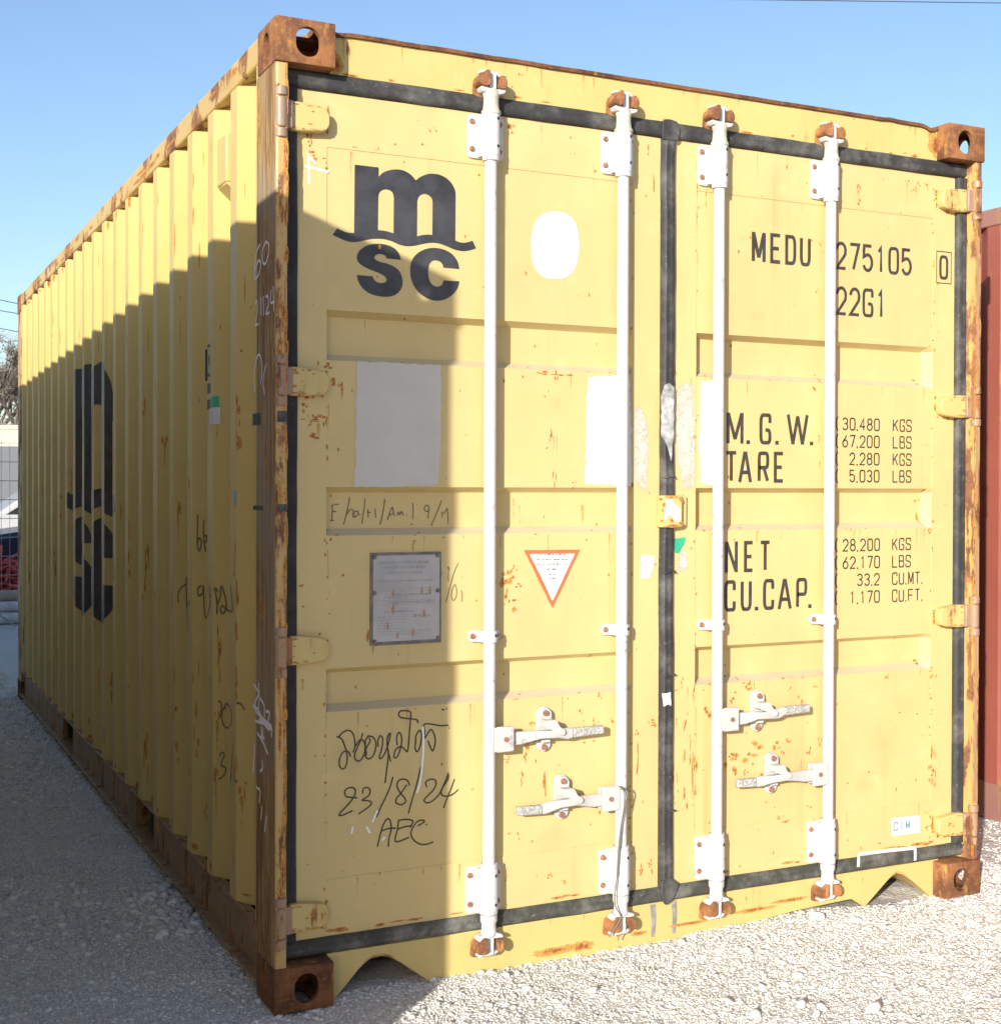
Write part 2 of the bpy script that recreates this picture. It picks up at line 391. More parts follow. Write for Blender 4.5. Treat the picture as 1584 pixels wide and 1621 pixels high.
def stones_mesh(name, x, y, r, tone, sink=.12):
    n = len(x); a = rs.uniform(0, 2 * np.pi, n); sx = rs.uniform(.75, 1.35, n); sy = rs.uniform(.7, 1.2, n); sz = rs.uniform(.35, .72, n)
    V = SV[None] * (1 + rs.uniform(-.42, .42, (n, len(SV), 1)))
    V = V * np.stack([sx * r, sy * r, sz * r], -1)[:, None]
    tl = rs.uniform(-.5, .5, n); c_, s_ = np.cos(tl)[:, None], np.sin(tl)[:, None]
    V = np.stack([V[..., 0] * c_ - V[..., 2] * s_, V[..., 1], V[..., 0] * s_ + V[..., 2] * c_], -1)
    c_, s_ = np.cos(a)[:, None], np.sin(a)[:, None]
    V = np.stack([V[..., 0] * c_ - V[..., 1] * s_, V[..., 0] * s_ + V[..., 1] * c_, V[..., 2]], -1)
    V += np.stack([x, y, ground_h(x, y) + r * sz * sink], -1)[:, None]
    F = (SF[None] + (np.arange(n) * len(SV))[:, None, None]).reshape(-1)
    me = bpy.data.meshes.new(name); me.vertices.add(n * len(SV)); me.vertices.foreach_set('co', V.reshape(-1))
    me.loops.add(len(F)); me.loops.foreach_set('vertex_index', F.astype(np.int32))
    me.polygons.add(len(F) // 3); me.polygons.foreach_set('loop_start', np.arange(0, len(F), 3, dtype=np.int32)); me.update()
    at_ = me.attributes.new('tone', 'FLOAT', 'POINT'); at_.data.foreach_set('value', np.repeat(tone, len(SV)).astype(np.float32))
    me.materials.append(M_STONE); return me
tag(link_mesh('gravel', stones_mesh('gravel', x, y, r, rs.rand(len(x)) ** .8)), kind='stuff')

# a few larger loose stones, each a thing of its own
big_stones = [((1262, 1543), .020, 'white angular stone lying alone on the sunlit gravel with a sharp shadow'),
              ((1243, 1556), .015, 'small white stone touching the angular stone on the sunlit gravel'),
              ((1292, 1453), .026, 'flat tan stone resting against the bottom edge of the yellow sill'),
              ((1196, 1604), .017, None), ((1268, 1590), .020, None), ((1300, 1592), .016, None), ((1380, 1594), .020, None),
              ((1292, 1605), .016, None), ((1405, 1590), .014, None), ((284, 1390), .026, 'pale stone at the top of the small heap beside the container rail'),
              ((272, 1388), .022, 'rounded pale stone leaning on another in the heap beside the rail'),
              ((140, 1505), .016, 'lone pale pebble in the shade left of the rusty front post')]
for (u, v), rr, lab in big_stones:
    p = at(u, v, 2, .01)
    me = stones_mesh('stone', np.array([p[0]]), np.array([p[1]]), np.array([rr]), np.array([.95 if u > 600 else .8]), .6)
    o = link_mesh('stone', me)
    if lab: tag(o, lab, 'stone')
    else: tag(o, 'white stone among those lying loose on the gravel at the near edge', 'stone', 'white stones on the near gravel')

# ------------------------------------------------------------------ container pieces
W, L, H = 2.438, 6.058, 2.591
def hull(name): return bpy.data.meshes.new(name)
def stadium(cx, cy, w_, h_, n=8):
    r = min(w_, h_) / 2; dx = max(0, w_ / 2 - r); dy = max(0, h_ / 2 - r); out = []
    for q, (sx, sy) in enumerate(((1, 1), (-1, 1), (-1, -1), (1, -1))):
        for k in range(n + 1):
            a = (q + k / n) * math.pi / 2; out.append((cx + sx * dx + r * math.cos(a), cy + sy * dy + r * math.sin(a)))
    return out
def make_casting():
    "hollow corner fitting for the left front top corner, outer faces at x=0, y=0, z=.118"
    b = MB(); b.box(0, .162, 0, .178, 0, .118); base = b.build('tmp', [], None)
    bm = bmesh.new(); bm.from_mesh(base.data)
    bmesh.ops.bevel(bm, geom=[e for e in bm.edges], offset=.006, segments=2, affect='EDGES', profile=.6)
    bm.to_mesh(base.data); bm.free()
    cuts = []
    def cut(f):
        c = MB(); f(c); o = c.build('tmpc', [], None); cuts.append(o)
        md = base.modifiers.new('b', 'BOOLEAN'); md.operation = 'DIFFERENCE'; md.object = o; md.solver = 'EXACT'
    cut(lambda c: c.box(.018, .148, .016, .165, .018, .102))
    cut(lambda c: c.prism(stadium(.087, .059, .066, .078), 1, -.05, .06))
    cut(lambda c: c.prism(stadium(.092, .059, .060, .072), 0, -.05, .06))
    cut(lambda c: c.prism(stadium(.087, .092, .064, .124), 2, .06, .2))
    dg = bpy.context.evaluated_depsgraph_get(); me = bpy.data.meshes.new_from_object(base.evaluated_get(dg))
    for o in cuts + [base]: bpy.data.objects.remove(o)
    me.shade_smooth(); me.set_sharp_from_angle(angle=R(30)); me.name = 'corner_casting'; return me
CAST = make_casting()
def casting(parent, ix, iy, iz, mat_, ln=L, h=H):
    bm = bmesh.new(); bm.from_mesh(CAST)
    for v in bm.verts:
        x, y, z = v.co
        if ix: x = W - x
        if iy: y = ln - y
        z = (h - .118 + z) if iz else .118 - z
        v.co = (x, y, z)
    if (ix + iy + (1 - iz)) % 2: bmesh.ops.reverse_faces(bm, faces=bm.faces)
    me = bpy.data.meshes.new('corner_casting'); bm.to_mesh(me); bm.free(); me.materials.append(mat_)
    return link_mesh('corner_casting', me, parent)

P_C, Y_C = .2835, .702                                             # corrugation pitch and phase
XO, XI = .006, .042
def corr(y, xo=XO, xi=XI, ph=Y_C):
    q = (y - ph) % P_C
    if q < .072: return xo
    if q < .140: return xo + (xi - xo) * (q - .072) / .068
    if q < .2155: return xi
    return xi + (xo - xi) * (q - .2155) / .068
def corr_breaks(y0, y1, ph=Y_C):
    ys = {y0, y1}
    for k in range(-3, 60):
        for q in (0, .072, .140, .2155):
            y = ph + k * P_C + q
            if y0 < y < y1: ys.add(y)
    return sorted(ys)
def corrugated(parent, name, mat_, y0, y1, z0, z1, mirror=False, along='y', off=0.0, ph=Y_C, extra=None):
    b = MB(); ys = corr_breaks(y0, y1, ph)
    P = []
    for y in ys:
        x = corr(y, ph=ph)
        if along == 'y': P.append((W - x if mirror else x, y))
        else: P.append((y, off - x if mirror else off + x))
    zs = (z0, z1)
    vs = [(p[0], p[1], z) for p in P for z in zs]
    b.add(vs, [(2 * i, 2 * i + 1, 2 * i + 3, 2 * i + 2) for i in range(len(P) - 1)])
    if extra: extra(b)
    o = b.build(name, [mat_, RUST, RUNS], parent, recalc=False)
    return o
def thick(o, th, offset=0):
    s = o.modifiers.new('solid', 'SOLIDIFY'); s.thickness = th; s.offset = offset; return o

def post_poly(ix=0, iy=0, ln=L):
    p = [(.003, .190), (.003, .030)] + fillet([(.003, .03), (.003, .008), (.034, .008)], .02, 5)[1:-1] + [(.034, .008), (.036, .046), (.052, .072), (.052, .19)]
    return [((W - x) if ix else x, (ln - y) if iy else y) for x, y in p]

# ================================================================== the yellow container
box = thing('shipping_container', 'yellow twenty foot shipping container with white lock rods, dark lettering and rusting corners', 'container')
for ix in (0, 1):
    for iy in (0, 1):
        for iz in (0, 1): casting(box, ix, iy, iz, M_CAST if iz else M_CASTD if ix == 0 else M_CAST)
YD = .062; PY = YD + .002; RD = .034
# --- decal helpers -------------------------------------------------
RZ = [(1.847, 1.712), (1.373, 1.242), (.885, .768)]                # pressed bands: top, bottom
DOORS = {'l': (.074, 1.197, .158, 1.101), 'r': (1.243, 2.362, 1.327, 2.268)}   # x0, x1, panel x0, panel x1
def band_depth(z):
    for a, b in RZ:
        if b < z < a:
            return RD * min(1, (a - z) / .015, (z - b) / .018)
    return 0.0
def door_y(x, z):
    for x0, x1, p0, p1 in DOORS.values():
        if p0 < x < p1 and .319 < z < 2.28: return PY + band_depth(z)
    return YD
_lay = [0]
def lift():
    _lay[0] += 1; return .0005 + (_lay[0] % 60) * .000012
def blob(b, x, z, rx, rz, surf=door_y, seed=0, n=14, m=1, ax=1, sgn=-1, peak=1.0):
    "irregular stain on the surface: fades out to its edge"
    rnd = random.Random(seed * 77 + 5); e = lift(); rx *= .85; rz *= .85
    def P(px, pz):
        s_ = surf(px, pz) + sgn * e
        return (px, s_, pz) if ax == 1 else (s_, px, pz)
    vs = [P(x, z)]; fd = [peak]
    for ring, fr in ((.5, .75 * peak), (1.0, 0.0)):
        for k in range(n):
            a = 2 * math.pi * k / n; q = ring * rnd.uniform(.75, 1.2)
            vs.append(P(x + rx * q * math.cos(a), z + rz * q * math.sin(a))); fd.append(fr)
    fs = [(0, 1 + k, 1 + (k + 1) % n) for k in range(n)]
    fs += [(1 + k, 1 + n + k, 1 + n + (k + 1) % n, 1 + (k + 1) % n) for k in range(n)]
    b.add(vs, fs, fd, m)
def run(b, x, z0, z1, wd, surf=door_y, m=2, ax=1, sgn=-1):
    "a rust run down the surface from z0 to z1"
    e = lift(); n = 7; vs = []; fd = []
    for i in range(n + 1):
        t_ = i / n; z = z0 + (z1 - z0) * t_; f = (1 - t_) * .95
        for k, q in ((-1, 0), (0, f), (1, 0)):
            px = x + k * wd / 2 + .003 * math.sin(9 * z + x * 30); s_ = surf(px, z) + sgn * e
            vs.append((px, s_, z) if ax == 1 else (s_, px, z)); fd.append(q)
    fs = []
    for i in range(n):
        for k in (0, 1): fs.append((3 * i + k, 3 * i + k + 1, 3 * i + 4 + k, 3 * i + 3 + k))
    b.add(vs, fs, fd, m)
def px(u, v, y=YD):
    p = at(u, v, 1, y); return p[0], p[2]
def flat_shape(name, polys, y, mats, parent, holes=()):
    "filled 2-D outline (x, z) with holes on a plane of constant y"
    cu = bpy.data.curves.new(name, 'CURVE'); cu.dimensions = '2D'; cu.fill_mode = 'BOTH'
    for pl in list(polys) + list(holes):
        s = cu.splines.new('POLY'); s.points.add(len(pl) - 1); s.use_cyclic_u = True
        for i, q in enumerate(pl): s.points[i].co = (q[0], q[1], 0, 1)
    o = bpy.data.objects.new('tmp', cu); COL.objects.link(o); bpy.context.view_layer.update()
    me = bpy.data.meshes.new_from_object(o.evaluated_get(bpy.context.evaluated_depsgraph_get())); bpy.data.objects.remove(o)
    for v in me.vertices: x_, z_ = v.co.x, v.co.y; v.co = (x_, y, z_)
    me.name = name; me.materials.clear()
    for mm in (mats if isinstance(mats, list) else [mats]): me.materials.append(mm)
    return link_mesh(name, me, parent)
def ragged(poly, amp, step=.008, seed=1, only=None):
    "wobble an outline as a brushed or torn edge"
    out = []; N = len(poly)
    for i in range(N):
        a = Vector(poly[i]); b = Vector(poly[(i + 1) % N]); d = b - a; n = max(1, int(d.length / step)); nr = Vector((-d.y, d.x)).normalized()
        am = amp if (only is None or i in only) else 0.0006
        for k in range(n):
            p = a + d * (k / n); q = mnoise.noise(Vector((p.x * 55 + seed, p.y * 55, seed * 1.7))) + .5 * mnoise.noise(Vector((p.x * 190, p.y * 190, seed)))
            out.append(tuple(p + nr * am * q))
    return out

# --- frame ---------------------------------------------------------
for ix in (0, 1):
    b = MB(); b.prism(post_poly(ix), 2, .118, H - .118)
    for zc in (2.345, 1.65, .942, .235):                           # worn bright steel pads around the hinge pins
        pass
    rnd = random.Random(11 + ix)
    sx = (lambda y, z: .003) if not ix else (lambda y, z: W - .003)
    for k in range(12): blob(b, rnd.uniform(.03, .17), rnd.uniform(.15, 2.4), rnd.uniform(.006, .02), rnd.uniform(.03, .12), sx, k + 100 * ix, ax=0, sgn=-1 if not ix else 1)
    fx = (lambda x, z: .008)
    for k in range(14): blob(b, (W - .012 - rnd.random() * .02 if ix else .012 + rnd.random() * .02), rnd.uniform(.15, 2.3), .008, rnd.uniform(.02, .10), fx, k + 40 + 100 * ix)
    for k in range(60):
        xx = .027 + rnd.random() * .007; blob(b, W - xx if ix else xx, rnd.uniform(.13, 2.45), rnd.uniform(.003, .008), rnd.uniform(.015, .08), fx, k + 140 + 100 * ix, n=9)
    p = b.build('corner_post', [M_POST, RUST, RUNS, M_POSTSIDE], box, smooth=35)
    for f in p.data.polygons:
        if f.material_index == 0 and abs(f.normal.x) > .9 and abs(f.center.x - (W - .003 if ix else .003)) < .002: f.material_index = 3
    if ix:                                                         # bare primer band down the front of the right post
        for za, zb in ((.31, .875), (1.01, 1.585), (1.715, 2.28)):
            k = MB(); k.box(W - .027, W - .0165, .0062, .0082, za, zb); k.build('primer_band', M_PINK, p)
    # knuckles welded on the post
    for zc in (2.345, 1.65, .942, .235):
        q = (lambda x: W - x) if ix else (lambda x: x)
        for a_, c_ in ((.042, .066), (-.066, -.042)):
            k = MB(); k.tube([(q(.020), .017, zc + a_), (q(.020), .017, zc + c_)], .0175, 14)
            k.build('hinge_lug', M_KNUCKLE, p, bevel=.002)
for ix in (0, 1):
    b = MB(); b.prism(post_poly(ix, 1), 2, .118, H - .118); b.build('corner_post', M_POST, box, smooth=35)
# header over the doors
b = MB(); b.box(.1615, W - .1615, .055, .11, 2.470, 2.580); b.box(.052, W - .052, .056, .10, 2.440, 2.4728)
for k, (u, v0, v1, wd) in enumerate([(635, 68, 128, .012), (770, 90, 120, .02), (748, 88, 112, .02), (800, 96, 128, .01), (832, 100, 130, .012), (856, 104, 165, .012), (922, 118, 158, .018),
                                     (938, 122, 170, .014), (1083, 143, 178, .012), (1170, 157, 186, .012), (1448, 196, 240, .014), (1440, 194, 222, .02), (1470, 200, 250, .03), (545, 60, 110, .02)]):
    x0, z0 = px(u, v0, .055); x1, z1 = px(u, v1, .055); run(b, x0, min(z0, 2.578), max(z1, 2.472), wd, lambda x, z: .055)
rnd = random.Random(5)
for k in range(16): blob(b, rnd.uniform(.2, 2.3), 2.476 + abs(rnd.gauss(0, .004)), rnd.uniform(.008, .03), rnd.uniform(.003, .007), lambda x, z: .055, k + 300)
blob(b, 2.27, 2.52, .045, .07, lambda x, z: .055, 330); blob(b, .18, 2.50, .03, .05, lambda x, z: .055, 331)
hdr = b.build('door_header', [M_SILL, RUST, RUNS], box, bevel=.002)
b = MB(); n = 120; rnd = random.Random(2); top = []; bot = []
for i in range(n + 1):
    x = .163 + (2.275 - .163) * i / n; nz = mnoise.noise(Vector((x * 9, 1, 2))) + .6 * mnoise.noise(Vector((x * 40, 5, 1)))
    dip = -.012 * math.exp(-((x - 2.245) / .022) ** 2) - .005 * math.exp(-((x - .185) / .02) ** 2) + .003 * math.exp(-((x - 2.07) / .02) ** 2)
    top.append((x, 2.588 + .0012 * nz + dip)); bot.append((x, 2.577 + .0014 * nz + dip * 1.1))
b.prism(top + bot[::-1], 1, .047, .085); b.build('roof_edge', M_LIP, hdr, smooth=40)
# sill under the doors, with the two cut-outs beside the castings
b = MB()
sill = [(.160, .012), (.178, .012), (.185, .020), (.270, .088), (.285, .096), (.315, .098), (.335, .092), (.455, .020), (.47, .010), (.9, .010), (1.35, .012), (1.7, .026), (1.93, .034), (1.985, .020), (2.105, .094), (2.125, .099), (2.145, .093), (2.275, .012), (2.28, .006), (2.30, .006), (2.30, .122), (.16, .122)]
sill = [(q[0], q[1] if q[1] > .02 else q[1] - .02) for q in sill]
b.prism(sill, 1, .055, .105)
for k, (u, v, rx, rz) in enumerate([(880, 1505, .12, .018), (920, 1498, .06, .022), (1010, 1478, .04, .012), (1250, 1425, .10, .010), (1195, 1440, .12, .010), (1090, 1462, .12, .008), (1300, 1370, .02, .02)]):
    x, z = px(u, v, .055); blob(b, x, max(z, .02), rx, rz, lambda x, z: .055, k + 500, n=22)
for k, (u, v0, v1, wd) in enumerate([(925, 1440, 1470, .012), (1180, 1420, 1440, .012), (1330, 1395, 1415, .014), (1365, 1390, 1410, .012), (870, 1450, 1475, .012), (770, 1500, 1530, .03)]):
    x0, z0 = px(u, v0, .055); x1, z1 = px(u, v1, .055); run(b, x0, min(z0, .12), z1, wd, lambda x, z: .055)
sil = b.build('door_sill', [M_SILL, RUST, RUNS], box, bevel=.002)
M_DRIP = plain('grey_paint_drip', (.26, .25, .225), .6, .3, 40)
for u0, v0, v1 in ((1033, 1432, 1484), (1066, 1420, 1478)):         # two grey paint drips on the sill
    x0, z0 = px(u0, v0, .055); x1, z1 = px(u0, v1, .055); b = MB(); b.strip([(x0, .0542, min(z0, .12)), (x0 + .004, .0542, (z0 + z1) / 2), (x1, .0542, max(.02, z1))], [.020, .017, .013]); b.build('paint_drip', M_DRIP, sil)
# triangular gussets at the cut-outs
for cut_ in ([(.178, .012), (.185, .020), (.270, .088), (.285, .096), (.315, .098), (.335, .092), (.455, .020)], [(1.985, .020), (2.105, .094), (2.125, .099), (2.145, .093), (2.275, .012)]):
    b = MB(); low = [(p[0], p[1] - .006) for p in cut_]
    b.prism(cut_ + low[::-1], 1, .0585, .22); b.build('cutout_flange', M_FLANGE, sil)

# rails, walls, roof, floor
for ix in (0, 1):
    q = (lambda x: W - x) if ix else (lambda x: x)
    b = MB(); xa, xb = sorted((q(.003), q(.062))); b.box(xa, xb, .176, L - .176, 2.512, 2.586)
    if not ix:
        rnd = random.Random(3)
        for k in range(26): blob(b, rnd.uniform(.2, 5.8), rnd.uniform(2.532, 2.562), rnd.uniform(.03, .14), rnd.uniform(.008, .018), lambda y, z: .003, k + 600, ax=0)
    b.build('top_rail', [M_RAIL, RUST, RUNS], box, bevel=.008)
    b = MB(); xa, xb = sorted((q(.024), q(.030)))
    for y0, y1 in ((.176, 1.705), (2.055, 3.755), (4.105, L - .176)):
        b.box(xa, xb, y0, y1, .040, .180)
    b.box(xa, xb, 1.705, 2.055, .160, .180); b.box(xa, xb, 3.755, 4.105, .160, .180)
    xa, xb = sorted((q(.004), q(.034))); b.box(xa, xb, .176, L - .176, .180, .187)
    xa, xb = sorted((q(-.004), q(.034))); b.box(xa, xb, .176, L - .176, .032, .040)
    for y0, y1 in ((1.705, 2.055), (3.755, 4.105)):                 # forklift pockets
        xa, xb = sorted((q(.030), q(.5)))
        b.box(xa, xb, y0 - .006, y0, .040, .180); b.box(xa, xb, y1, y1 + .006, .040, .180); b.box(xa, xb, y0, y1, .1601, .166); b.box(xa, xb, y0, y1, .034, .0395)
    b.build('bottom_rail', [paint('dirty_brown_rail' if not ix else 'dirty_brown_rail_b', (.25, .15, .065), .45, 1)], box, bevel=.0015)
def side_extra(b):
    sx = lambda y, z: corr(y)
    rnd = random.Random(21)
    for k, (u, v, h_) in enumerate([(205, 905, 55), (348, 1030, 70), (312, 1170, 70), (383, 1260, 40), (325, 1290, 30), (232, 1175, 70), (178, 1080, 60), (128, 700, 30), (95, 800, 40), (88, 900, 60), (92, 1030, 90),
                                    (232, 870, 90), (180, 900, 60), (375, 650, 40), (377, 690, 40), (345, 640, 20), (230, 650, 30), (300, 760, 40), (372, 880, 60), (374, 935, 60), (375, 1000, 60), (345, 1140, 40), (276, 1130, 20),
                                    (282, 800, 40), (245, 945, 30), (262, 700, 30), (282, 1180, 30), (342, 1215, 30), (375, 1090, 60), (216, 1250, 60), (250, 1300, 50), (165, 1170, 50), (45, 900, 60), (38, 1000, 50)]):
        p = on_side(u, v); p2 = on_side(u, v + h_)
        hh = max(.02, abs(p[2] - p2[2]) * .5)
        for q in range(4): blob(b, p[1] + rnd.gauss(0, .006), p[2] + rnd.gauss(0, .5) * hh, .004 + .007 * rnd.random(), hh * rnd.uniform(.25, .8), sx, k * 7 + q + 700, ax=0, n=10, peak=.9)
        if k % 2: run(b, p[1], p[2], p[2] - .25 * rnd.uniform(.5, 1.4), .02, sx, ax=0)
    for k in range(150):
        kk = rnd.randint(-1, 17); y = Y_C + kk * P_C + rnd.choice((-.004, .076, .03, .145, -.03)); z = rnd.uniform(.2, 2.45)
        blob(b, y, z, rnd.uniform(.0025, .006), rnd.uniform(.008, .09), sx, k + 800, ax=0, n=9, peak=.8)
    for k in range(19):
        y = Y_C + (k - 1) * P_C; blob(b, y + rnd.uniform(-.1, .1), .192 + rnd.random() * .02, rnd.uniform(.01, .03), rnd.uniform(.006, .03), sx, k + 900, ax=0)
        
        if rnd.random() < .45: blob(b, y - .03 * rnd.random(), 2.495, rnd.uniform(.008, .025), rnd.uniform(.01, .05), sx, k + 950, ax=0)
def on_side(u, v):
    "point where a pixel of the photograph meets the corrugated left wall"
    d = ray(u, v); t_ = (.004 - CAM[0]) / d[0]
    for k in range(900):
        p = CAM + d * t_
        if p[0] >= corr(p[1]) - 1e-4: break
        t_ += .0009 / max(.05, abs(d[0])) * .5
    return p
def corr_n(y):
    q = (y - Y_C) % P_C; n_ = (-1, 0, 0)
    if .072 <= q < .140: n_ = (-.068, .036, 0)
    elif q >= .2155: n_ = (-.068, -.036, 0)
    return Vector(n_).normalized()
lw = corrugated(box, 'side_wall', M_SIDE, .052, L - .052, .187, 2.512, extra=side_extra)
corrugated(box, 'side_wall', M_SIDE, .052, L - .052, .187, 2.512, mirror=True)
corrugated(box, 'end_wall', M_SIDE, .05, W - .05, .12, 2.50, along='x', off=L, mirror=True, ph=.2)
b = MB(); b.box(.06, W - .06, .085, L - .06, 2.560, 2.570)
for k in range(22): b.box(.09, W - .09, .25 + k * .26, .25 + k * .26 + .11, 2.5701, 2.582)
b.build('roof', M_LIP, box)
b = MB(); b.box(.5, W - .5, .11, L - .05, .150, .175)
for k in range(18): b.box(.045, W - .045, .25 + k * .32, .25 + k * .32 + .05, .05, .149)
b.build('floor', M_UNDER, box)
b = MB(); b.box(.3, W - .3, L - .10, L - .03, .02, .14); b.build('end_sill', M_SILL, box, bevel=.003)
# vent cover high on the side wall
b = MB(); p0 = at(367, 190, 0, .02); p1 = at(358, 252, 0, .02)
b.box(.000, .04, p0[1] - .01, p0[1] + .10, 2.262, 2.405); b.prism([(.0, 2.262), (.04, 2.262), (.04, 2.225)], 1, p0[1] - .01, p0[1] + .10)
b.build('vent_cover', M_SIDE, lw, bevel=.006)

# ------------------------------------------------------------------ doors
LST = [  # rust marks: photo pixel, half width, half height in metres
 (1078, 205, .006, .006), (690, 160, .004, .004), (680, 207, .005, .004), (690, 207, .004, .004), (662, 190, .003, .003), (668, 228, .006, .005), (625, 228, .006, .005), (597, 236, .008, .004), (562, 232, .008, .004),
 (493, 240, .012, .010), (505, 252, .016, .008), (491, 225, .006, .012), (1026, 240, .006, .02), (1034, 305, .004, .05), (1022, 310, .004, .006), (942, 271, .006, .006), (810, 200, .010, .02), (1118, 310, .003, .03), (1103, 310, .003, .08),
 (1358, 296, .012, .008), (1359, 322, .010, .012), (1445, 300, .008, .008), (1452, 290, .008, .01), (1436, 288, .008, .006), (1466, 296, .006, .012), (1425, 337, .005, .005), (1292, 460, .006, .008), (1298, 388, .006, .012), (1285, 380, .004, .006),
 (505, 660, .022, .008), (515, 670, .008, .016), (540, 610, .008, .02), (532, 600, .012, .016), (520, 580, .012, .01), (505, 590, .008, .018), (485, 650, .012, .012), (497, 690, .02, .01), (503, 665, .03, .006), (491, 672, .008, .01), (575, 595, .006, .006), (530, 785, .006, .006),
 (655, 857, .008, .008), (520, 855, .010, .010), (477, 930, .008, .010), (480, 960, .006, .006), (592, 1018, .012, .012), (585, 1010, .008, .03), (1365, 395, .003, .003), (855, 590, .03, .006), (890, 593, .05, .006), (880, 596, .006, .02), (862, 627, .004, .008), (872, 683, .004, .030), (877, 765, .004, .03), (908, 766, .006, .008), (1068, 590, .005, .02),
 (800, 920, .022, .022), (806, 905, .012, .016), (812, 960, .016, .014), (803, 945, .01, .02), (815, 900, .008, .01), (792, 925, .014, .024), (820, 930, .012, .01), (790, 1010, .006, .01),
 (845, 1145, .016, .010), (833, 1180, .012, .030), (830, 1200, .006, .022), (803, 1201, .010, .008), (864, 1250, .008, .036), (862, 1240, .006, .02), (920, 1130, .008, .012), (925, 1176, .006, .006), (940, 1173, .006, .006), (950, 1103, .010, .010), (940, 1142, .004, .02), (970, 1142, .008, .008), (825, 1230, .005, .02), (826, 1240, .004, .01), (806, 1320, .005, .005), (820, 1322, .004, .008), (872, 1385, .012, .01), (890, 1397, .014, .006), (890, 1418, .008, .006), (748, 1250, .005, .005),
 (1068, 1095, .014, .006), (1078, 1080, .006, .016), (1070, 1140, .006, .01), (1085, 1150, .006, .03), (1092, 1180, .004, .03), (1083, 1195, .008, .03), (1098, 1205, .010, .05), (1085, 1255, .010, .03), (1100, 1250, .006, .03), (1062, 1185, .008, .01), (1065, 1215, .006, .05), (1072, 1240, .004, .03), (1030, 1145, .01, .01), (1037, 1145, .012, .012), (1010, 1160, .008, .01), (1008, 1200, .006, .06), (1015, 1380, .008, .02), (1028, 1365, .008, .012), (1030, 1380, .006, .02), (1065, 1270, .006, .012),
 (1120, 1130, .018, .02), (1160, 1105, .016, .012), (1185, 1088, .020, .014), (1155, 1200, .02, .012), (1160, 1210, .020, .026), (1190, 1195, .024, .014), (1200, 1180, .03, .02), (1185, 1205, .02, .02), (1180, 1225, .008, .016), (1165, 1222, .010, .02), (1210, 1220, .02, .02), (1230, 1180, .02, .014), (1250, 1175, .02, .01), (1240, 1190, .01, .01), (1268, 1110, .008, .024), (1265, 1120, .01, .008), (1280, 1188, .010, .016), (1298, 1170, .008, .02), (1212, 1270, .008, .008), (1280, 1278, .01, .01), (1240, 1300, .02, .006), (1235, 1295, .012, .008), (1240, 1075, .003, .003), (1250, 1090, .01, .008), (1290, 1085, .008, .008),
 (1403, 1072, .008, .012), (1475, 1222, .014, .02), (1475, 1200, .008, .03), (1476, 1240, .008, .02), (1467, 1310, .01, .01), (1485, 1305, .014, .008), (1476, 1070, .014, .012), (1470, 1055, .01, .02), (1460, 1050, .012, .008), (1390, 1335, .008, .005), (1452, 1130, .005, .005), (1460, 1165, .004, .004), (1495, 800, .004, .004), (1466, 785, .016, .02), (1463, 820, .008, .03), (1468, 840, .012, .012), (1467, 605, .02, .012), (1290, 615, .008, .012), (1298, 692, .008, .012), (1297, 735, .006, .012), (1374, 855, .004, .012), (1376, 862, .006, .008), (1300, 600, .006, .010), (1225, 730, .003, .003), (1205, 310, .003, .003), (1096, 1205, .004, .12), (1098, 1100, .003, .05)]
RUNL = [(505, 670, 720, .02), (540, 620, 660, .012), (875, 690, 765, .008), (480, 1075, 1110, .016), (518, 1100, 1330, .006), (519, 870, 1000, .005), (592, 1023, 1065, .012), (655, 860, 905, .01), (833, 1170, 1225, .016), (864, 1240, 1280, .014), (1436, 290, 340, .010), (1450, 295, 330, .014), (1480, 1220, 1290, .012), (1101, 1120, 1330, .006), (1058, 1140, 1330, .014), (1359, 300, 330, .02),
        (640, 420, 495, .004), (585, 505, 560, .006), (640, 515, 545, .006), (800, 300, 420, .004), (940, 260, 350, .004), (880, 690, 760, .008), (820, 790, 860, .012), (830, 800, 870, .01), (930, 800, 870, .018), (520, 640, 760, .005), (1103, 400, 470, .006), (1103, 520, 590, .008), (1000, 540, 620, .006), (1467, 1340, 1370, .02), (610, 1465, 1475, .2), (1268, 1205, 1260, .01)]
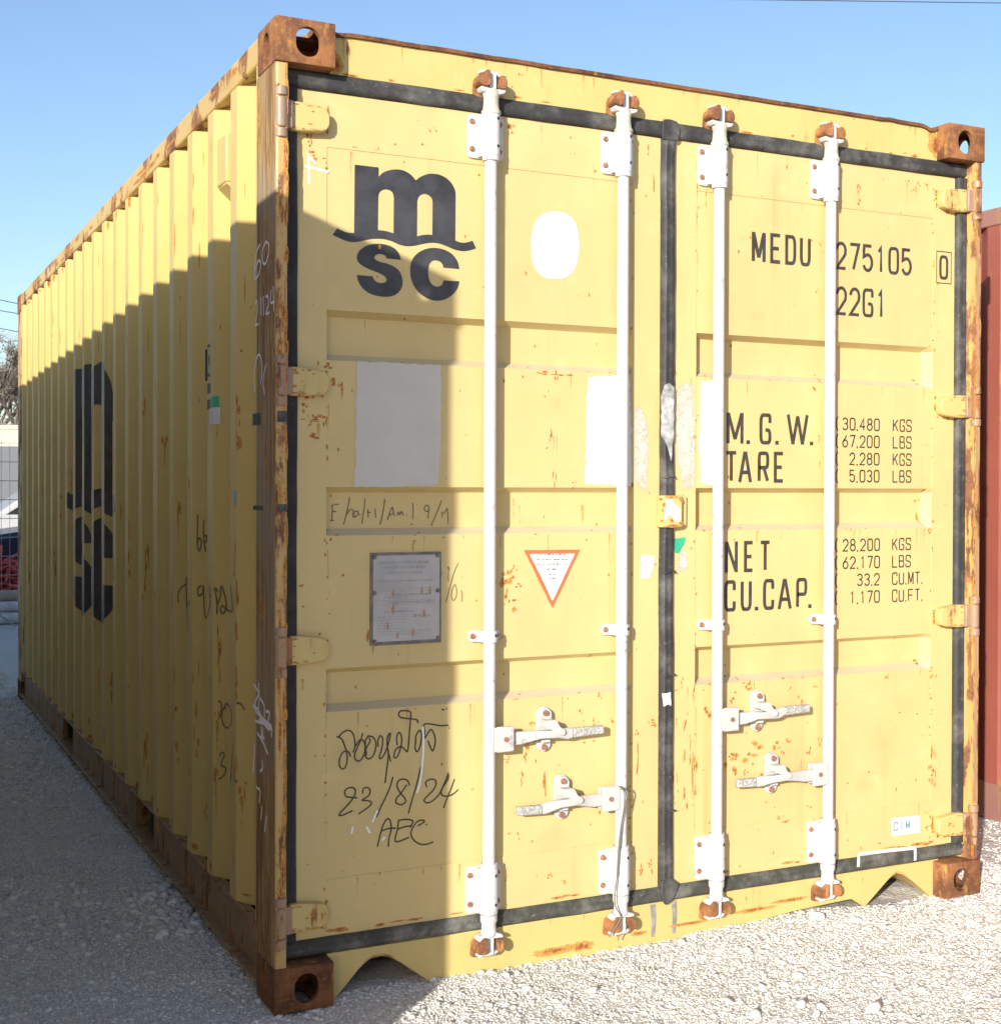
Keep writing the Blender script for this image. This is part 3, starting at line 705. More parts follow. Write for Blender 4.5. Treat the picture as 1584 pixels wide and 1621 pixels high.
def door(key, label):
    x0, x1, p0, p1 = DOORS[key]; z0, z1 = .167, 2.425
    b = MB()
    b.box(x0, p0, YD, YD + .05, z0, z1); b.box(p1, x1, YD, YD + .05, z0, z1)
    b.box(p0, p1, YD, YD + .05, 2.28, z1); b.box(p0, p1, YD, YD + .05, z0, .319)
    zs = [.319]
    for a, c_ in RZ[::-1]: zs += [c_, c_ + .018, a - .015, a]
    zs.append(2.28); xs = [p0, p0 + .022, p1 - .022, p1]
    # pressed sheet: bands with sloped ends
    vs = []; ny_ = len(zs)
    for z in zs:
        d = band_depth(z) if not any(abs(z - q) < 1e-6 for r_ in RZ for q in r_) else 0
        for i, x in enumerate(xs): vs.append((x, PY + (d if i in (1, 2) else (d if (i == 0) else d * .0)), z))
    fs = []
    for j in range(ny_ - 1):
        for i in range(3): fs.append((j * 4 + i, j * 4 + i + 1, j * 4 + 5 + i, j * 4 + 4 + i))
    lo_ = {round(c_, 4) for a, c_ in RZ}
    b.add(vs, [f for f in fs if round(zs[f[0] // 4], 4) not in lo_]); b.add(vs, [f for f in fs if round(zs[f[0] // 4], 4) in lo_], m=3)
    k = 0
    for (u, v, rx, rz) in LST:
        x, z = px(u, v); k += 1
        if x0 + .004 < x < x1 - .004 and z0 + .004 < z < z1 - .004:
            rx = min(rx, x - x0, x1 - x); rr = random.Random(k)
            n_ = 1 if max(rx, rz) < .007 else 4                     # a large mark is a cluster of small flakes
            for q in range(n_):
                if n_ == 1: blob(b, x, z, rx, rz, seed=k)
                else: blob(b, x + rr.gauss(0, .55) * rx, z + rr.gauss(0, .55) * rz, rx * rr.uniform(.3, .75), rz * rr.uniform(.3, .75), seed=k * 9 + q)
    for (u, v0, v1, wd) in RUNL:
        x, za = px(u, v0); zb = px(u, v1)[1]
        if x0 + .01 < x < x1 - .01: run(b, x, min(za, z1 - .005), max(zb, z0 + .005), wd)
    for q, (u, v, rx, rz) in enumerate([(1400, 1180, .16, .20), (1370, 1240, .10, .10), (1430, 1120, .12, .10), (880, 640, .05, .05), (700, 440, .06, .06), (620, 900, .18, .10), (850, 830, .12, .05), (880, 1330, .14, .08), (560, 1200, .10, .12), (1200, 500, .06, .03), (1040, 1250, .04, .18), (1240, 1200, .10, .10)]):
        x, z = px(u, v)
        if x0 + rx * .6 < x < x1 - rx * .6: blob(b, x, z, min(rx, x - x0 - .01, x1 - x - .01), rz, seed=q + 7000, n=20, m=4)
    rnd = random.Random(31 if key == 'l' else 32)
    for q in range(170):                                            # small chips, thicker towards the bottom and the seams
        z = z0 + .02 + (z1 - z0 - .04) * rnd.random() ** 1.5
        x = rnd.choice((p0, p1, rnd.uniform(x0 + .01, x1 - .01), rnd.uniform(x0 + .01, x1 - .01))) + rnd.gauss(0, .004)
        if x0 + .01 < x < x1 - .01: s_ = rnd.uniform(.0018, .0058); blob(b, x, z, s_, s_ * rnd.uniform(.8, 2.2), seed=q + 2000, n=8)
    for q in range(12):
        x = rnd.uniform(x0 + .05, x1 - .05); blob(b, x, z0 + .008 + rnd.random() * .008, rnd.uniform(.015, .045), rnd.uniform(.003, .008), seed=q + 2300)
    for q in range(26):                                             # thin runs from seams and ledges
        z = rnd.choice([2.28, 2.42, .319] + [c_ for a, c_ in RZ] * 2) - .004; x = rnd.uniform(x0 + .03, x1 - .03); run(b, x, z, max(z0 + .01, z - rnd.uniform(.03, .16)), rnd.uniform(.004, .010))
    for a, c_ in RZ:                                                # chips along the pressed edges
        for q in range(7): blob(b, rnd.uniform(p0 + .03, p1 - .03), c_ + rnd.gauss(0, .004), rnd.uniform(.003, .009), rnd.uniform(.002, .004), seed=q + 2500 + int(a * 100), n=8)
    o = b.build('door', [M_YEL, RUST, RUNS, M_SKYLIT, STAIN], box, bevel=.003, ang=20)
    o['label'] = label; return o
DL = door('l', 'left door leaf with the big dark logo, half in shade'); DR = door('r', 'right door leaf with black weight lettering')

# gaskets
def gasket(parent, pts, wd, mats, ycen=YD - .004, seed=0, wob=.0015, th=.014):
    "rubber seal: rounded strip along a line in the door plane"
    b = MB(); n = max(6, int((Vector(pts[1]) - Vector(pts[0])).length / .03)); a = Vector(pts[0]); d = Vector(pts[1]) - a; nr = Vector((-d.y, d.x)).normalized(); rings = []
    prof = [(-1, .9), (-.92, -.35), (-.55, -.85), (-.12, -.78), (0, -.72), (.12, -.78), (.55, -.9), (.92, -.35), (1, .9)]
    for i in range(n + 1):
        p = a + d * (i / n); q = mnoise.noise(Vector((p.x * 7, p.y * 7, seed))) * wob; q2 = 1 + .05 * mnoise.noise(Vector((p.x * 13, p.y * 13, seed + 9)))
        rings.append([(p.x + nr.x * (s_ * wd / 2 * q2 + q), ycen + h_ * th, p.y + nr.y * (s_ * wd / 2 * q2 + q)) for s_, h_ in prof])
    k = len(prof); vs = [v for r_ in rings for v in r_]; fs = []
    for i in range(n):
        for j in range(k - 1): fs.append((i * k + j, i * k + j + 1, (i + 1) * k + j + 1, (i + 1) * k + j))
    fs += [tuple(range(k)), tuple(range(n * k + k - 1, n * k - 1, -1))]
    b.add(vs, fs); return b.build('door_gasket', mats, parent, smooth=50)
gasket(DL, ((.030, 2.450), (1.222, 2.450)), .050, M_GASK, seed=1); gasket(DR, ((1.2225, 2.450), (2.412, 2.450)), .050, M_GASK, seed=2)
M_GASKB = rubber('dusty_bottom_rubber', (.050, .052, .042), .95)
gasket(DL, ((.028, .145), (1.222, .145)), .046, M_GASKB, seed=3, wob=.003); gasket(DR, ((1.2225, .145), (2.412, .145)), .046, M_GASKB, seed=4, wob=.003)
gasket(DL, ((.055, .168), (.055, 2.425)), .042, M_GASKD, seed=5); gasket(DR, ((2.388, .168), (2.388, 2.425)), .050, M_GASK, seed=6)
gasket(DR, ((1.220, .150), (1.220, 2.466)), .047, M_GASK, seed=7, wob=.003, ycen=YD - .0075)
b = MB(); b.prism(fillet([(1.190, 2.430), (1.192, 2.474), (1.215, 2.480), (1.246, 2.474), (1.254, 2.452), (1.247, 2.418), (1.196, 2.416)], .010, 3, True), 1, YD - .0225, YD - .010); b.build('seal_joint', M_GASK, DR, bevel=.004)
b = MB(); b.prism(fillet([(1.196, .190), (1.230, .196), (1.262, .172), (1.240, .128), (1.214, .112), (1.198, .140)], .008, 3, True), 1, YD - .0235, YD - .010); b.build('seal_joint', M_GASK, DR, bevel=.004)
# dried patches and torn joints on the centre seal
for v in (905, 755, 1068, 1283):
    x, z = px(1054, v); q = [(x - .0255, YD - .014, z + .002), (x - .012, YD - .0215, z - .002), (x + .012, YD - .0210, z + .003), (x + .0255, YD - .014, z - .001)]
    b = MB(); b.tube(smooth_line(q), .0026, 6); b.build('seal_joint', M_GASK, DR, smooth=60)
for k, (pts, mt, nm) in enumerate([([(1046, 1097), (1053, 1098), (1060, 1096), (1061, 1117), (1056, 1115), (1049, 1118)], M_STICK, 'tape_scrap')]):
    flat_shape(nm, [ragged([px(u, v, YD - .018) for u, v in pts], .003, .004, k)], YD - .0222, mt, DR)
gp = [(1045, 628), (1050, 610), (1058, 607), (1066, 614), (1065, 690), (1061, 730), (1057, 712), (1052, 700), (1045, 690)]
flat_shape('grey_paint_smear', [ragged([px(u, v, YD - .018) for u, v in gp], .003, .006, 3)], YD - .0218, [plain('smeared_grey_paint', (.36, .36, .35), .6, .45, 40, .3)], DR)

# white paint patches
def patch(parent, pts, mat_, seed, amp=.004, y=PY, only=None, name='paint_patch', dy=.0012):
    return flat_shape(name, [ragged([px(u, v, y) for u, v in pts], amp, .006, seed, only)], y - dy, mat_, parent)
el = [(878 + 38 * math.copysign(abs(math.cos(a)) ** .8, math.cos(a)), 388 + 53.5 * math.copysign(abs(math.sin(a)) ** .8, math.sin(a))) for a in [2 * math.pi * k / 48 for k in range(48)]]
patch(DL, el, M_STICK, 1, .0008)
patch(DL, [(565, 572), (698, 578), (697, 640), (696, 720), (694, 768), (640, 770), (560, 771), (563, 700), (564, 640)], M_PATCHG, 2, .0045, name='paint_patch')
patch(DL, [(930, 596), (978, 594), (996, 597), (1000, 770), (978, 770), (968, 768), (955, 766), (940, 768), (925, 765), (927, 700), (928, 640)], M_STICK, 3, .005)
patch(DR, [(1110, 604), (1134, 602), (1134, 766), (1122, 768), (1108, 764), (1106, 700), (1107, 650)], M_STICK, 4, .003)
def spray(parent, pts, mat_, y):
    P = [px(u, v, y) for u, v in pts]; cx = sum(p[0] for p in P) / len(P); cz = sum(p[1] for p in P) / len(P); b = MB(); n = len(P)
    vs = [(cx, y - .001, cz)] + [(cx + (p[0] - cx) * .82, y - .001, cz + (p[1] - cz) * .88) for p in P] + [(p[0], y - .001, p[1]) for p in P]
    b.add(vs, [(0, 1 + i, 1 + (i + 1) % n) for i in range(n)] + [(1 + i, 1 + n + i, 1 + n + (i + 1) % n, 1 + (i + 1) % n) for i in range(n)], [1] + [.8] * n + [0.0] * n)
    return b.build('flaking_paint', mat_, parent, recalc=False)
spray(DL, [(1001, 640), (1012, 635), (1023, 660), (1028, 700), (1026, 750), (1024, 780), (1010, 780), (1002, 760)], SPRAY, YD)
spray(DR, [(1070, 606), (1086, 598), (1100, 600), (1102, 690), (1101, 780), (1080, 782), (1076, 750), (1068, 730), (1067, 660)], SPRAY, YD)

# stickers
patch(DR, [(1065, 853), (1085, 850), (1083, 860), (1074, 876), (1068, 875)], M_GREEN, 5, .001, YD, name='sticker')
spray(DR, [(1072, 880), (1080, 868), (1088, 872), (1089, 900), (1080, 908), (1068, 905)], SPRAY, YD)
patch(DL, [(1014, 879), (1036, 880), (1034, 895), (1027, 915), (1013, 916)], M_STICK, 6, .0015, YD, name='sticker')
b = MB()
for u in (1021, 1024):
    for q in range(4):
        x, z = px(u, 898 + q * 4, YD); b.strip([(x, YD - .0019, z), (x + .004, YD - .0019, z - .003)], .0015)
b.build('sticker_print', M_FAINT, DL)

# --- logo ----------------------------------------------------------
LG = lambda pts: [(520 + a / 6.6, 250 + c_ / 6.6) for a, c_ in pts]
m_out = LG([(272, 68), (522, 97), (522, 195)] + smooth_line([(522, 195), (570, 150), (640, 125), (715, 118), (790, 133), (860, 175), (910, 232)])[1:] + smooth_line([(910, 232), (960, 195), (1030, 168), (1095, 163), (1180, 182), (1260, 235), (1310, 310), (1326, 370)])[1:]
           + [(1322, 860)] + smooth_line([(1322, 860), (1370, 880), (1420, 884), (1470, 874), (1502, 862)])[1:] + [(1540, 943)] + smooth_line([(1540, 943), (1470, 965), (1400, 972), (1320, 958), (1240, 925), (1160, 895), (1070, 885), (980, 898), (900, 915), (820, 921), (740, 905), (660, 870), (580, 848), (500, 843), (420, 850), (340, 868), (255, 878), (180, 865), (110, 835), (42, 803)])[1:]
           + [(90, 732)] + smooth_line([(90, 732), (140, 758), (200, 778), (265, 783)])[1:])
m_h1 = LG([(514, 752), (519, 400)] + smooth_line([(519, 400), (530, 360), (560, 335), (598, 327), (640, 338), (668, 365), (680, 410)])[1:] + [(677, 785)] + smooth_line([(677, 785), (620, 768), (570, 758), (514, 752)])[1:-1])
m_h2 = LG([(922, 818), (925, 450)] + smooth_line([(925, 450), (940, 405), (970, 382), (1005, 375), (1045, 390), (1075, 420), (1085, 460)])[1:] + [(1082, 803)] + smooth_line([(1082, 803), (1030, 799), (975, 805), (922, 818)])[1:-1])
s_out = LG(smooth_line([(755, 1063), (735, 1000), (690, 945), (610, 908), (510, 895), (410, 910), (335, 955), (297, 1015), (302, 1075), (345, 1120), (420, 1160), (510, 1195), (570, 1225), (602, 1260), (598, 1290), (560, 1305), (510, 1298), (475, 1270), (458, 1235)]) + [(293, 1222)]
           + smooth_line([(293, 1222), (310, 1290), (355, 1360), (430, 1415), (530, 1445), (640, 1447), (715, 1415), (762, 1355), (772, 1280), (750, 1200), (700, 1145), (620, 1105), (540, 1085), (490, 1062), (478, 1035), (500, 1010), (545, 1003), (590, 1020), (605, 1050)])[1:])
c_out = LG(smooth_line([(1366, 1160), (1345, 1080), (1290, 1005), (1200, 955), (1100, 938), (1000, 955), (910, 1010), (862, 1090), (852, 1190), (870, 1290), (920, 1380), (1000, 1450), (1100, 1488), (1200, 1482), (1290, 1430), (1345, 1360), (1366, 1288)]) + [(1200, 1278)]
           + smooth_line([(1200, 1278), (1180, 1325), (1130, 1343), (1080, 1320), (1048, 1260), (1040, 1180), (1052, 1110), (1085, 1075), (1125, 1070), (1165, 1085), (1190, 1115), (1196, 1145)])[1:])
toL = lambda pl: [px(u, v, PY) for u, v in pl]
LOGO = [toL(m_out), toL(m_h1), toL(m_h2), toL(s_out), toL(c_out)]
flat_shape('logo', LOGO, PY - .0008, M_LOGO, DL)

# --- stroke lettering ---------------------------------------------
def arc(cx, cy, rx, ry, a0, a1, n=10): return [(cx + rx * math.cos(R(a0 + (a1 - a0) * k / n)), cy + ry * math.sin(R(a0 + (a1 - a0) * k / n))) for k in range(n + 1)]
O_ = [('c', fillet([(0, 0), (0, 1), (1, 1), (1, 0)], .30, 6, True))]
G = {'0': O_, 'O': O_, '1': [('o', [(.30, .80), (.60, 1), (.60, 0)])],
     '2': [('o', arc(.5, .72, .5, .28, 175, -10, 10) + [(.95, .55), (.0, 0), (1, 0)])], '3': [('o', [(0, .85)] + arc(.5, .76, .48, .24, 150, -60, 8) + [(.45, .53)] + arc(.5, .27, .5, .27, 70, -160, 10))],
     '4': [('o', [(.72, 0), (.72, 1), (0, .30), (1, .30)])], '5': [('o', [(.92, 1), (.08, 1), (.04, .55)] + arc(.5, .32, .5, .32, 110, -160, 12))],
     '6': [('o', [(.85, 1), (.15, .5)] + arc(.5, .30, .5, .30, 165, 525, 16))], '7': [('o', [(0, 1), (1, 1), (.38, 0)])],
     '8': [('c', arc(.5, .76, .44, .24, 0, 350, 16)), ('c', arc(.5, .27, .5, .27, 0, 350, 16))], '9': [('o', [(.15, 0), (.85, .5)] + arc(.5, .70, .5, .30, -15, 345, 16))],
     'A': [('o', [(0, -.05), (.47, 1.05)]), ('o', [(.53, 1.05), (1, -.05)]), ('o', [(.2, .3), (.8, .3)])], 'B': [('o', fillet([(0, 0), (0, 1), (.92, 1), (.92, .52), (.0, .52)], .2)), ('o', fillet([(0, .52), (1, .52), (1, 0), (0, 0)], .22))],
     'C': [('o', fillet([(1, .70), (1, 1), (0, 1), (0, 0), (1, 0), (1, .30)], .30, 6))], 'D': [('c', [(0, 0), (0, 1)] + fillet([(0, 1), (1, 1), (1, 0), (0, 0)], .34, 7)[1:-1])],
     'E': [('o', [(1, 1), (0, 1), (0, 0), (1, 0)]), ('o', [(0, .5), (.85, .5)])], 'F': [('o', [(1, 1), (0, 1), (0, 0)]), ('o', [(0, .5), (.85, .5)])],
     'G': [('o', fillet([(1, .72), (1, 1), (0, 1), (0, 0), (1, 0), (1, .46), (.5, .46)], .28, 6))], 'K': [('o', [(0, 0), (0, 1)]), ('o', [(1, 1), (.05, .42)]), ('o', [(.35, .60), (1, 0)])],
     'L': [('o', [(0, 1), (0, 0), (1, 0)])], 'M': [('o', [(0, -.05), (0, 1.05)]), ('o', [(.02, 1.03), (.5, .1)]), ('o', [(.5, .1), (.98, 1.03)]), ('o', [(1, 1.05), (1, -.05)])], 'N': [('o', [(0, -.05), (0, 1.05)]), ('o', [(.02, 1.02), (.98, -.02)]), ('o', [(1, -.05), (1, 1.05)])],
     'P': [('o', fillet([(0, 0), (0, 1), (1, 1), (1, .46), (0, .46)], .22))], 'R': [('o', fillet([(0, 0), (0, 1), (1, 1), (1, .48), (0, .48)], .22)), ('o', [(.55, .48), (1, 0)])],
     'S': [('o', fillet([(1, .74), (1, 1), (0, 1), (0, .55), (1, .45), (1, 0), (0, 0), (0, .26)], .26, 5))], 'T': [('o', [(0, 1), (1, 1)]), ('o', [(.5, 1), (.5, 0)])],
     'U': [('o', fillet([(0, 1), (0, 0), (1, 0), (1, 1)], .32, 6))], 'W': [('o', [(0, 1.05), (.25, -.04)]), ('o', [(.25, -.04), (.5, 1)]), ('o', [(.5, 1), (.75, -.04)]), ('o', [(.75, -.04), (1, 1.05)])], 'I': [('o', [(.5, 0), (.5, 1)])],
     '.': [('o', [(.0, -.065), (.0, .075)])], ',': [('o', [(.1, .06), (-.05, -.10)])], '(': [('o', [(.8, 1), (.3, .75), (.3, .25), (.8, 0)])]}
def glyph(b, ch, x0, x1, z0, z1, sw, y):
    for i, (kind, pl) in enumerate(G[ch]):
        e = y - .00002 * (len(b.v) % 23)
        P = [(x0 + sw / 2 + p[0] * (x1 - x0 - sw), e, z0 + sw / 2 + p[1] * (z1 - z0 - sw)) for p in pl]
        b.strip(P, sw * (1.15 if ch in '.,' else 1), closed=(kind == 'c'))
def spell(b, txt, x, z0, z1, cw, pitch, sw, y=PY - .0008):
    for ch in txt:
        if ch == ' ': x += pitch; continue
        if ch in '.,': glyph(b, ch, x, x + sw, z0, z1, sw, y); x += pitch * .42; continue
        if ch == '1': glyph(b, ch, x, x + cw * .9, z0, z1, sw, y)
        else: glyph(b, ch, x, x + cw, z0, z1, sw, y)
        x += pitch
b = MB()
for ch, xa, xb in (('M', 1.531, 1.584), ('E', 1.601, 1.645), ('D', 1.659, 1.702), ('U', 1.716, 1.759)): glyph(b, ch, xa, xb, 2.080, 2.175, .0115 if ch != 'M' else .0125, PY - .0008)
b.build('lettering', M_INK, DR, recalc=False); b = MB()
spell(b, '275105', 1.858, 2.080, 2.171, .046, .0545, .0105)
b.build('lettering', M_INK, DR, recalc=False)
b = MB(); spell(b, '22G1', 1.860, 1.933, 2.027, .046, .0545, .0105); b.build('lettering', M_INK, DR, recalc=False)
b = MB(); glyph(b, '0', 2.294, 2.334, 2.078, 2.160, .0105, YD - .0008)
b.strip([(2.283, YD - .0008, 2.066), (2.283, YD - .0008, 2.172), (2.347, YD - .0008, 2.172), (2.347, YD - .0008, 2.066)], .003, closed=True); b.build('check_digit', M_INK, DR, recalc=False)
def word(chars, z0, z1, sw=.0115):
    b = MB()
    for ch, xa, xb in chars: glyph(b, ch, xa, xb, z0, z1, sw, PY - .0008)
    b.build('lettering', M_INK, DR, recalc=False)
word([('M', 1.440, 1.503), ('.', 1.515, 1.526), ('G', 1.563, 1.609), ('.', 1.625, 1.636), ('W', 1.668, 1.754), ('.', 1.760, 1.771)], 1.510, 1.608)
word([('T', 1.434, 1.482), ('A', 1.484, 1.536), ('R', 1.557, 1.601), ('E', 1.619, 1.660)], 1.390, 1.488)
word([('N', 1.436, 1.484), ('E', 1.507, 1.545), ('T', 1.565, 1.610)], 1.110, 1.208)
word([('C', 1.434, 1.477), ('U', 1.495, 1.537), ('.', 1.550, 1.561), ('C', 1.580, 1.623), ('A', 1.636, 1.691), ('P', 1.708, 1.752), ('.', 1.757, 1.768)], .989, 1.087)
for row, (num, unit, zt) in enumerate((('30,480', 'KGS', 1.603), ('67,200', 'LBS', 1.547), (' 2,280', 'KGS', 1.490), (' 5,030', 'LBS', 1.434), ('28,200', 'KGS', 1.209), ('62,170', 'LBS', 1.152), ('  33.2', 'CU.MT.', 1.095), (' 1,170', 'CU.FT.', 1.038))):
    b = MB(); spell(b, num, 1.889 + .004 * (row > 3), zt - .042, zt, .0245, .0295, .0048); b2 = 2.099; b.build('lettering', M_INK, DR, recalc=False); b = MB()
    spell(b, unit, b2, zt - .042, zt, .0235, .0285, .0045); b.build('lettering', M_INK, DR, recalc=False); b = MB(); glyph(b, '(', 1.859, 1.877, zt - .046, zt + .004, .0045, PY - .0008)
    b.build('lettering', M_INK, DR, recalc=False)
# maker's sticker at the lower right
pl = [px(u, v, PY) for u, v in ((1409, 1295), (1454, 1291), (1455, 1318), (1410, 1324))]
st = flat_shape('sticker', [pl], YD - .0012, M_STICK, DR)
b = MB(); x, z = px(1413, 1316, YD); spell(b, 'CIM', x, z, z + .030, .020, .026, .0050, YD - .0019); b.build('sticker_print', M_BLUEINK, DR, recalc=False)
b = MB(); spell(b, 'C', x + .078, z + .002, z + .028, .016, .02, .004, YD - .0019); b.build('sticker_print', plain('faded_blue_print', (.42, .47, .52), .5), DR, recalc=False)
# white bracket brushed over the bottom seal
b = MB()
q = [px(u, v, YD - .016) for u, v in ((1357, 1372), (1358, 1352), (1400, 1347), (1447, 1342), (1447, 1362))]
b.strip([(a, YD - .0195, c_) for a, c_ in fillet(q, .006, 3)], .011)
b.build('paint_mark', M_STICK, DR, recalc=False)

# warning triangle
tri = [px(u, v, PY) for u, v in ((829, 871), (918, 870), (874, 964))]; cx = sum(p[0] for p in tri) / 3; cz = sum(p[1] for p in tri) / 3
inn = [(cx + (p[0] - cx) * .80, cz + (p[1] - cz) * .80) for p in tri]
wl = flat_shape('warning_label', [ragged(tri, .0022, .004, 8, only=[2])], PY - .0010, M_RED, DL)
flat_shape('label_face', [ragged(inn, .0016, .004, 9, only=[2])], PY - .0016, M_STICK, DL)
b = MB(); rnd = random.Random(4)
for k, (v, hw) in enumerate(((878, 18), (886, 24), (893, 24), (901, 8), (909, 5), (916, 6))):
    u = 873 - hw
    while u < 873 + hw:
        x, z = px(u, v, PY); x2, _ = px(u + rnd.uniform(2, 5), v, PY); b.strip([(x, PY - .0022, z), (x2, PY - .0022, z)], rnd.uniform(.002, .004)); u += rnd.uniform(4, 8)
b.build('label_print', M_FAINT, DL)

# safety data plate
pc = [px(u, v, PY) for u, v in ((585, 875), (697, 873), (699, 1017), (587, 1023))]
x0, x1, z0, z1 = .281, .489, .941, 1.194
b = MB(); b.box(x0, x1, PY - .004, PY, z0, z1); pt = b.build('data_plate', M_PLATEF, DL, bevel=.001)
b = MB(); b.box(x0 + .008, x1 - .006, PY - .0052, PY - .004, z0 + .010, z1 - .008)
for k in range(9): blob(b, x0 + .03 + random.Random(k).random() * .15, z0 + .02 + random.Random(k + 50).random() * .13, .006, .02, lambda x, z: PY - .0052, k + 3000, peak=.55)
b.build('plate_face', [M_PLATE, RUST, RUNS], DL)
b = MB(); rnd = random.Random(9); yy = PY - .0062
for zz, xa, xb, h_ in ((.018, .05, .88, .009), (.031, .12, .82, .008), (.046, .18, .78, .008), (.068, .05, .97, .006), (.089, 0, 1, .0012), (.096, 0, 1, .0009), (.121, 0, 1, .0012), (.133, 0, 1, .0010), (.106, .3, .9, .007), (.113, .2, .5, .004), (.127, .2, .95, .005), (.152, .15, .62, .006), (.166, .05, .5, .003), (.174, .05, .5, .003), (.182, .03, .5, .003), (.190, .03, .45, .003), (.198, .05, .5, .003), (.206, .05, .9, .003), (.214, .05, .8, .003), (.165, .62, .9, .010)):
    z = z1 - .010 - zz; x = x0 + .012 + xa * .18; xe = x0 + .012 + xb * .18
    if h_ < .002: b.strip([(x, yy, z), (xe, yy, z)], h_)
    else:
        while x < xe:
            d = rnd.uniform(.003, .010); b.strip([(x, yy - rnd.random() * .0002, z), (min(xe, x + d), yy, z)], h_ * rnd.uniform(.5, 1)); x += d + rnd.uniform(.001, .004)
b.build('plate_print', plain('plate_print_ink', (.30, .30, .29), .5, .15), DL)
for rx, rz in ((.012, .012), (.196, .010), (.012, .110), (.197, .108), (.013, .242), (.198, .240)):
    b = MB(); b.tube([(x0 + rx, PY - .004, z1 - rz), (x0 + rx, PY - .009, z1 - rz)], [.0068, .0050], 10); b.build('rivet', M_PLATEF, DL, smooth=40)

# marker-pen writing on the left door
def pen(parent, name, strokes, conv, y, wd, mat_, dy=.0007, k=5):
    b = MB(); i = 0
    for s in strokes:
        P = [px(*conv(a, c_), y) for a, c_ in s]
        P = smooth_line(P, k) if len(P) > 2 else P
        i += 1; b.strip([(p[0], y - dy - .00003 * (i % 17) - .000002 * j, p[1]) for j, p in enumerate(P)], wd)
    return b.build(name, mat_, parent, recalc=False)
c1 = lambda a, c_: (510 + a / 6.887, 1110 + c_ / 6.887)
pen(DL, 'handwriting', [
 [(155, 385), (175, 390), (220, 345), (280, 318), (330, 350), (352, 420), (355, 500), (335, 560)], [(175, 390), (215, 420), (240, 480), (265, 560), (270, 650), (250, 720), (220, 740), (190, 710), (186, 640), (215, 570), (255, 545), (290, 560), (305, 605)],
 [(440, 350), (420, 420), (385, 500), (355, 570), (355, 625), (390, 655), (430, 630), (460, 560), (465, 480), (440, 425), (400, 430), (365, 490)], [(500, 385), (470, 430), (470, 500), (480, 570), (470, 610)], [(490, 380), (545, 390), (580, 440), (580, 520), (550, 600), (500, 630), (465, 590), (480, 510), (520, 440), (510, 400)],
 [(610, 500), (605, 430), (630, 380), (655, 400), (655, 470), (640, 550), (620, 610), (640, 625), (680, 570), (715, 480), (735, 400), (740, 350), (715, 380), (705, 450), (715, 540), (735, 620), (745, 660)], [(720, 530), (715, 640), (700, 760), (682, 895)],
 [(815, 480), (810, 400), (830, 345), (855, 360), (865, 430), (855, 500), (830, 580), (800, 620), (780, 600), (800, 530), (850, 495), (890, 520), (925, 550), (940, 460), (950, 330), (960, 200), (960, 120), (900, 105), (850, 110), (830, 150), (860, 180), (940, 190), (1030, 205), (1040, 240)],
 [(1015, 470), (1020, 380), (1060, 320), (1080, 360), (1075, 450), (1050, 530), (1025, 550), (1010, 500), (1020, 430)], [(1080, 350), (1110, 405), (1150, 350), (1185, 310), (1220, 370), (1230, 450), (1205, 540), (1180, 510), (1150, 430)], [(1110, 400), (1115, 330), (1110, 255), (1180, 250), (1290, 268), (1375, 262)],
 [(1375, 295), (1386, 292)], [(1300, 92), (1330, 94)], [(1350, 84), (1362, 82)],
 [(250, 1030), (245, 980), (290, 945), (345, 950), (360, 1000), (320, 1080), (250, 1160), (190, 1225), (185, 1248), (230, 1240), (330, 1195)], [(250, 1040), (310, 1050), (380, 1055)], [(440, 1010), (445, 960), (485, 942), (520, 970), (505, 1030), (435, 1080), (490, 1085), (535, 1105), (510, 1150), (395, 1230)],
 [(770, 825), (740, 930), (690, 1050), (640, 1150), (590, 1265)], [(950, 920), (930, 870), (880, 850), (830, 870), (815, 930), (850, 1000), (900, 1060), (905, 1100), (860, 1128), (805, 1110), (810, 1060), (860, 1000), (920, 910)], [(1075, 715), (1030, 900), (980, 1070), (938, 1225)],
 [(1140, 940), (1125, 890), (1170, 855), (1230, 860), (1240, 910), (1200, 980), (1130, 1050), (1110, 1090), (1150, 1110), (1210, 1080), (1270, 1020), (1310, 940), (1350, 850), (1370, 790), (1370, 850), (1320, 930), (1295, 990), (1310, 1030), (1370, 1035), (1430, 1010), (1480, 965)], [(1440, 850), (1400, 960), (1360, 1060), (1320, 1165)],
 [(600, 1590), (625, 1480), (660, 1360), (705, 1285), (740, 1310), (750, 1400), (725, 1500), (720, 1590)], [(650, 1415), (720, 1390), (800, 1385)], [(830, 1300), (820, 1390), (800, 1470), (795, 1530), (850, 1525), (945, 1485)], [(830, 1300), (920, 1290), (985, 1310), (960, 1380)], [(815, 1400), (900, 1370), (975, 1360)],
 [(1040, 1360), (1100, 1325), (1105, 1300), (1040, 1310), (985, 1380), (965, 1450), (1000, 1520), (1070, 1560), (1140, 1560), (1210, 1535)]], c1, PY, .0042, M_PEN)
c2 = lambda a, c_: (510 + a / 6.887, 780 + c_ / 6.887)
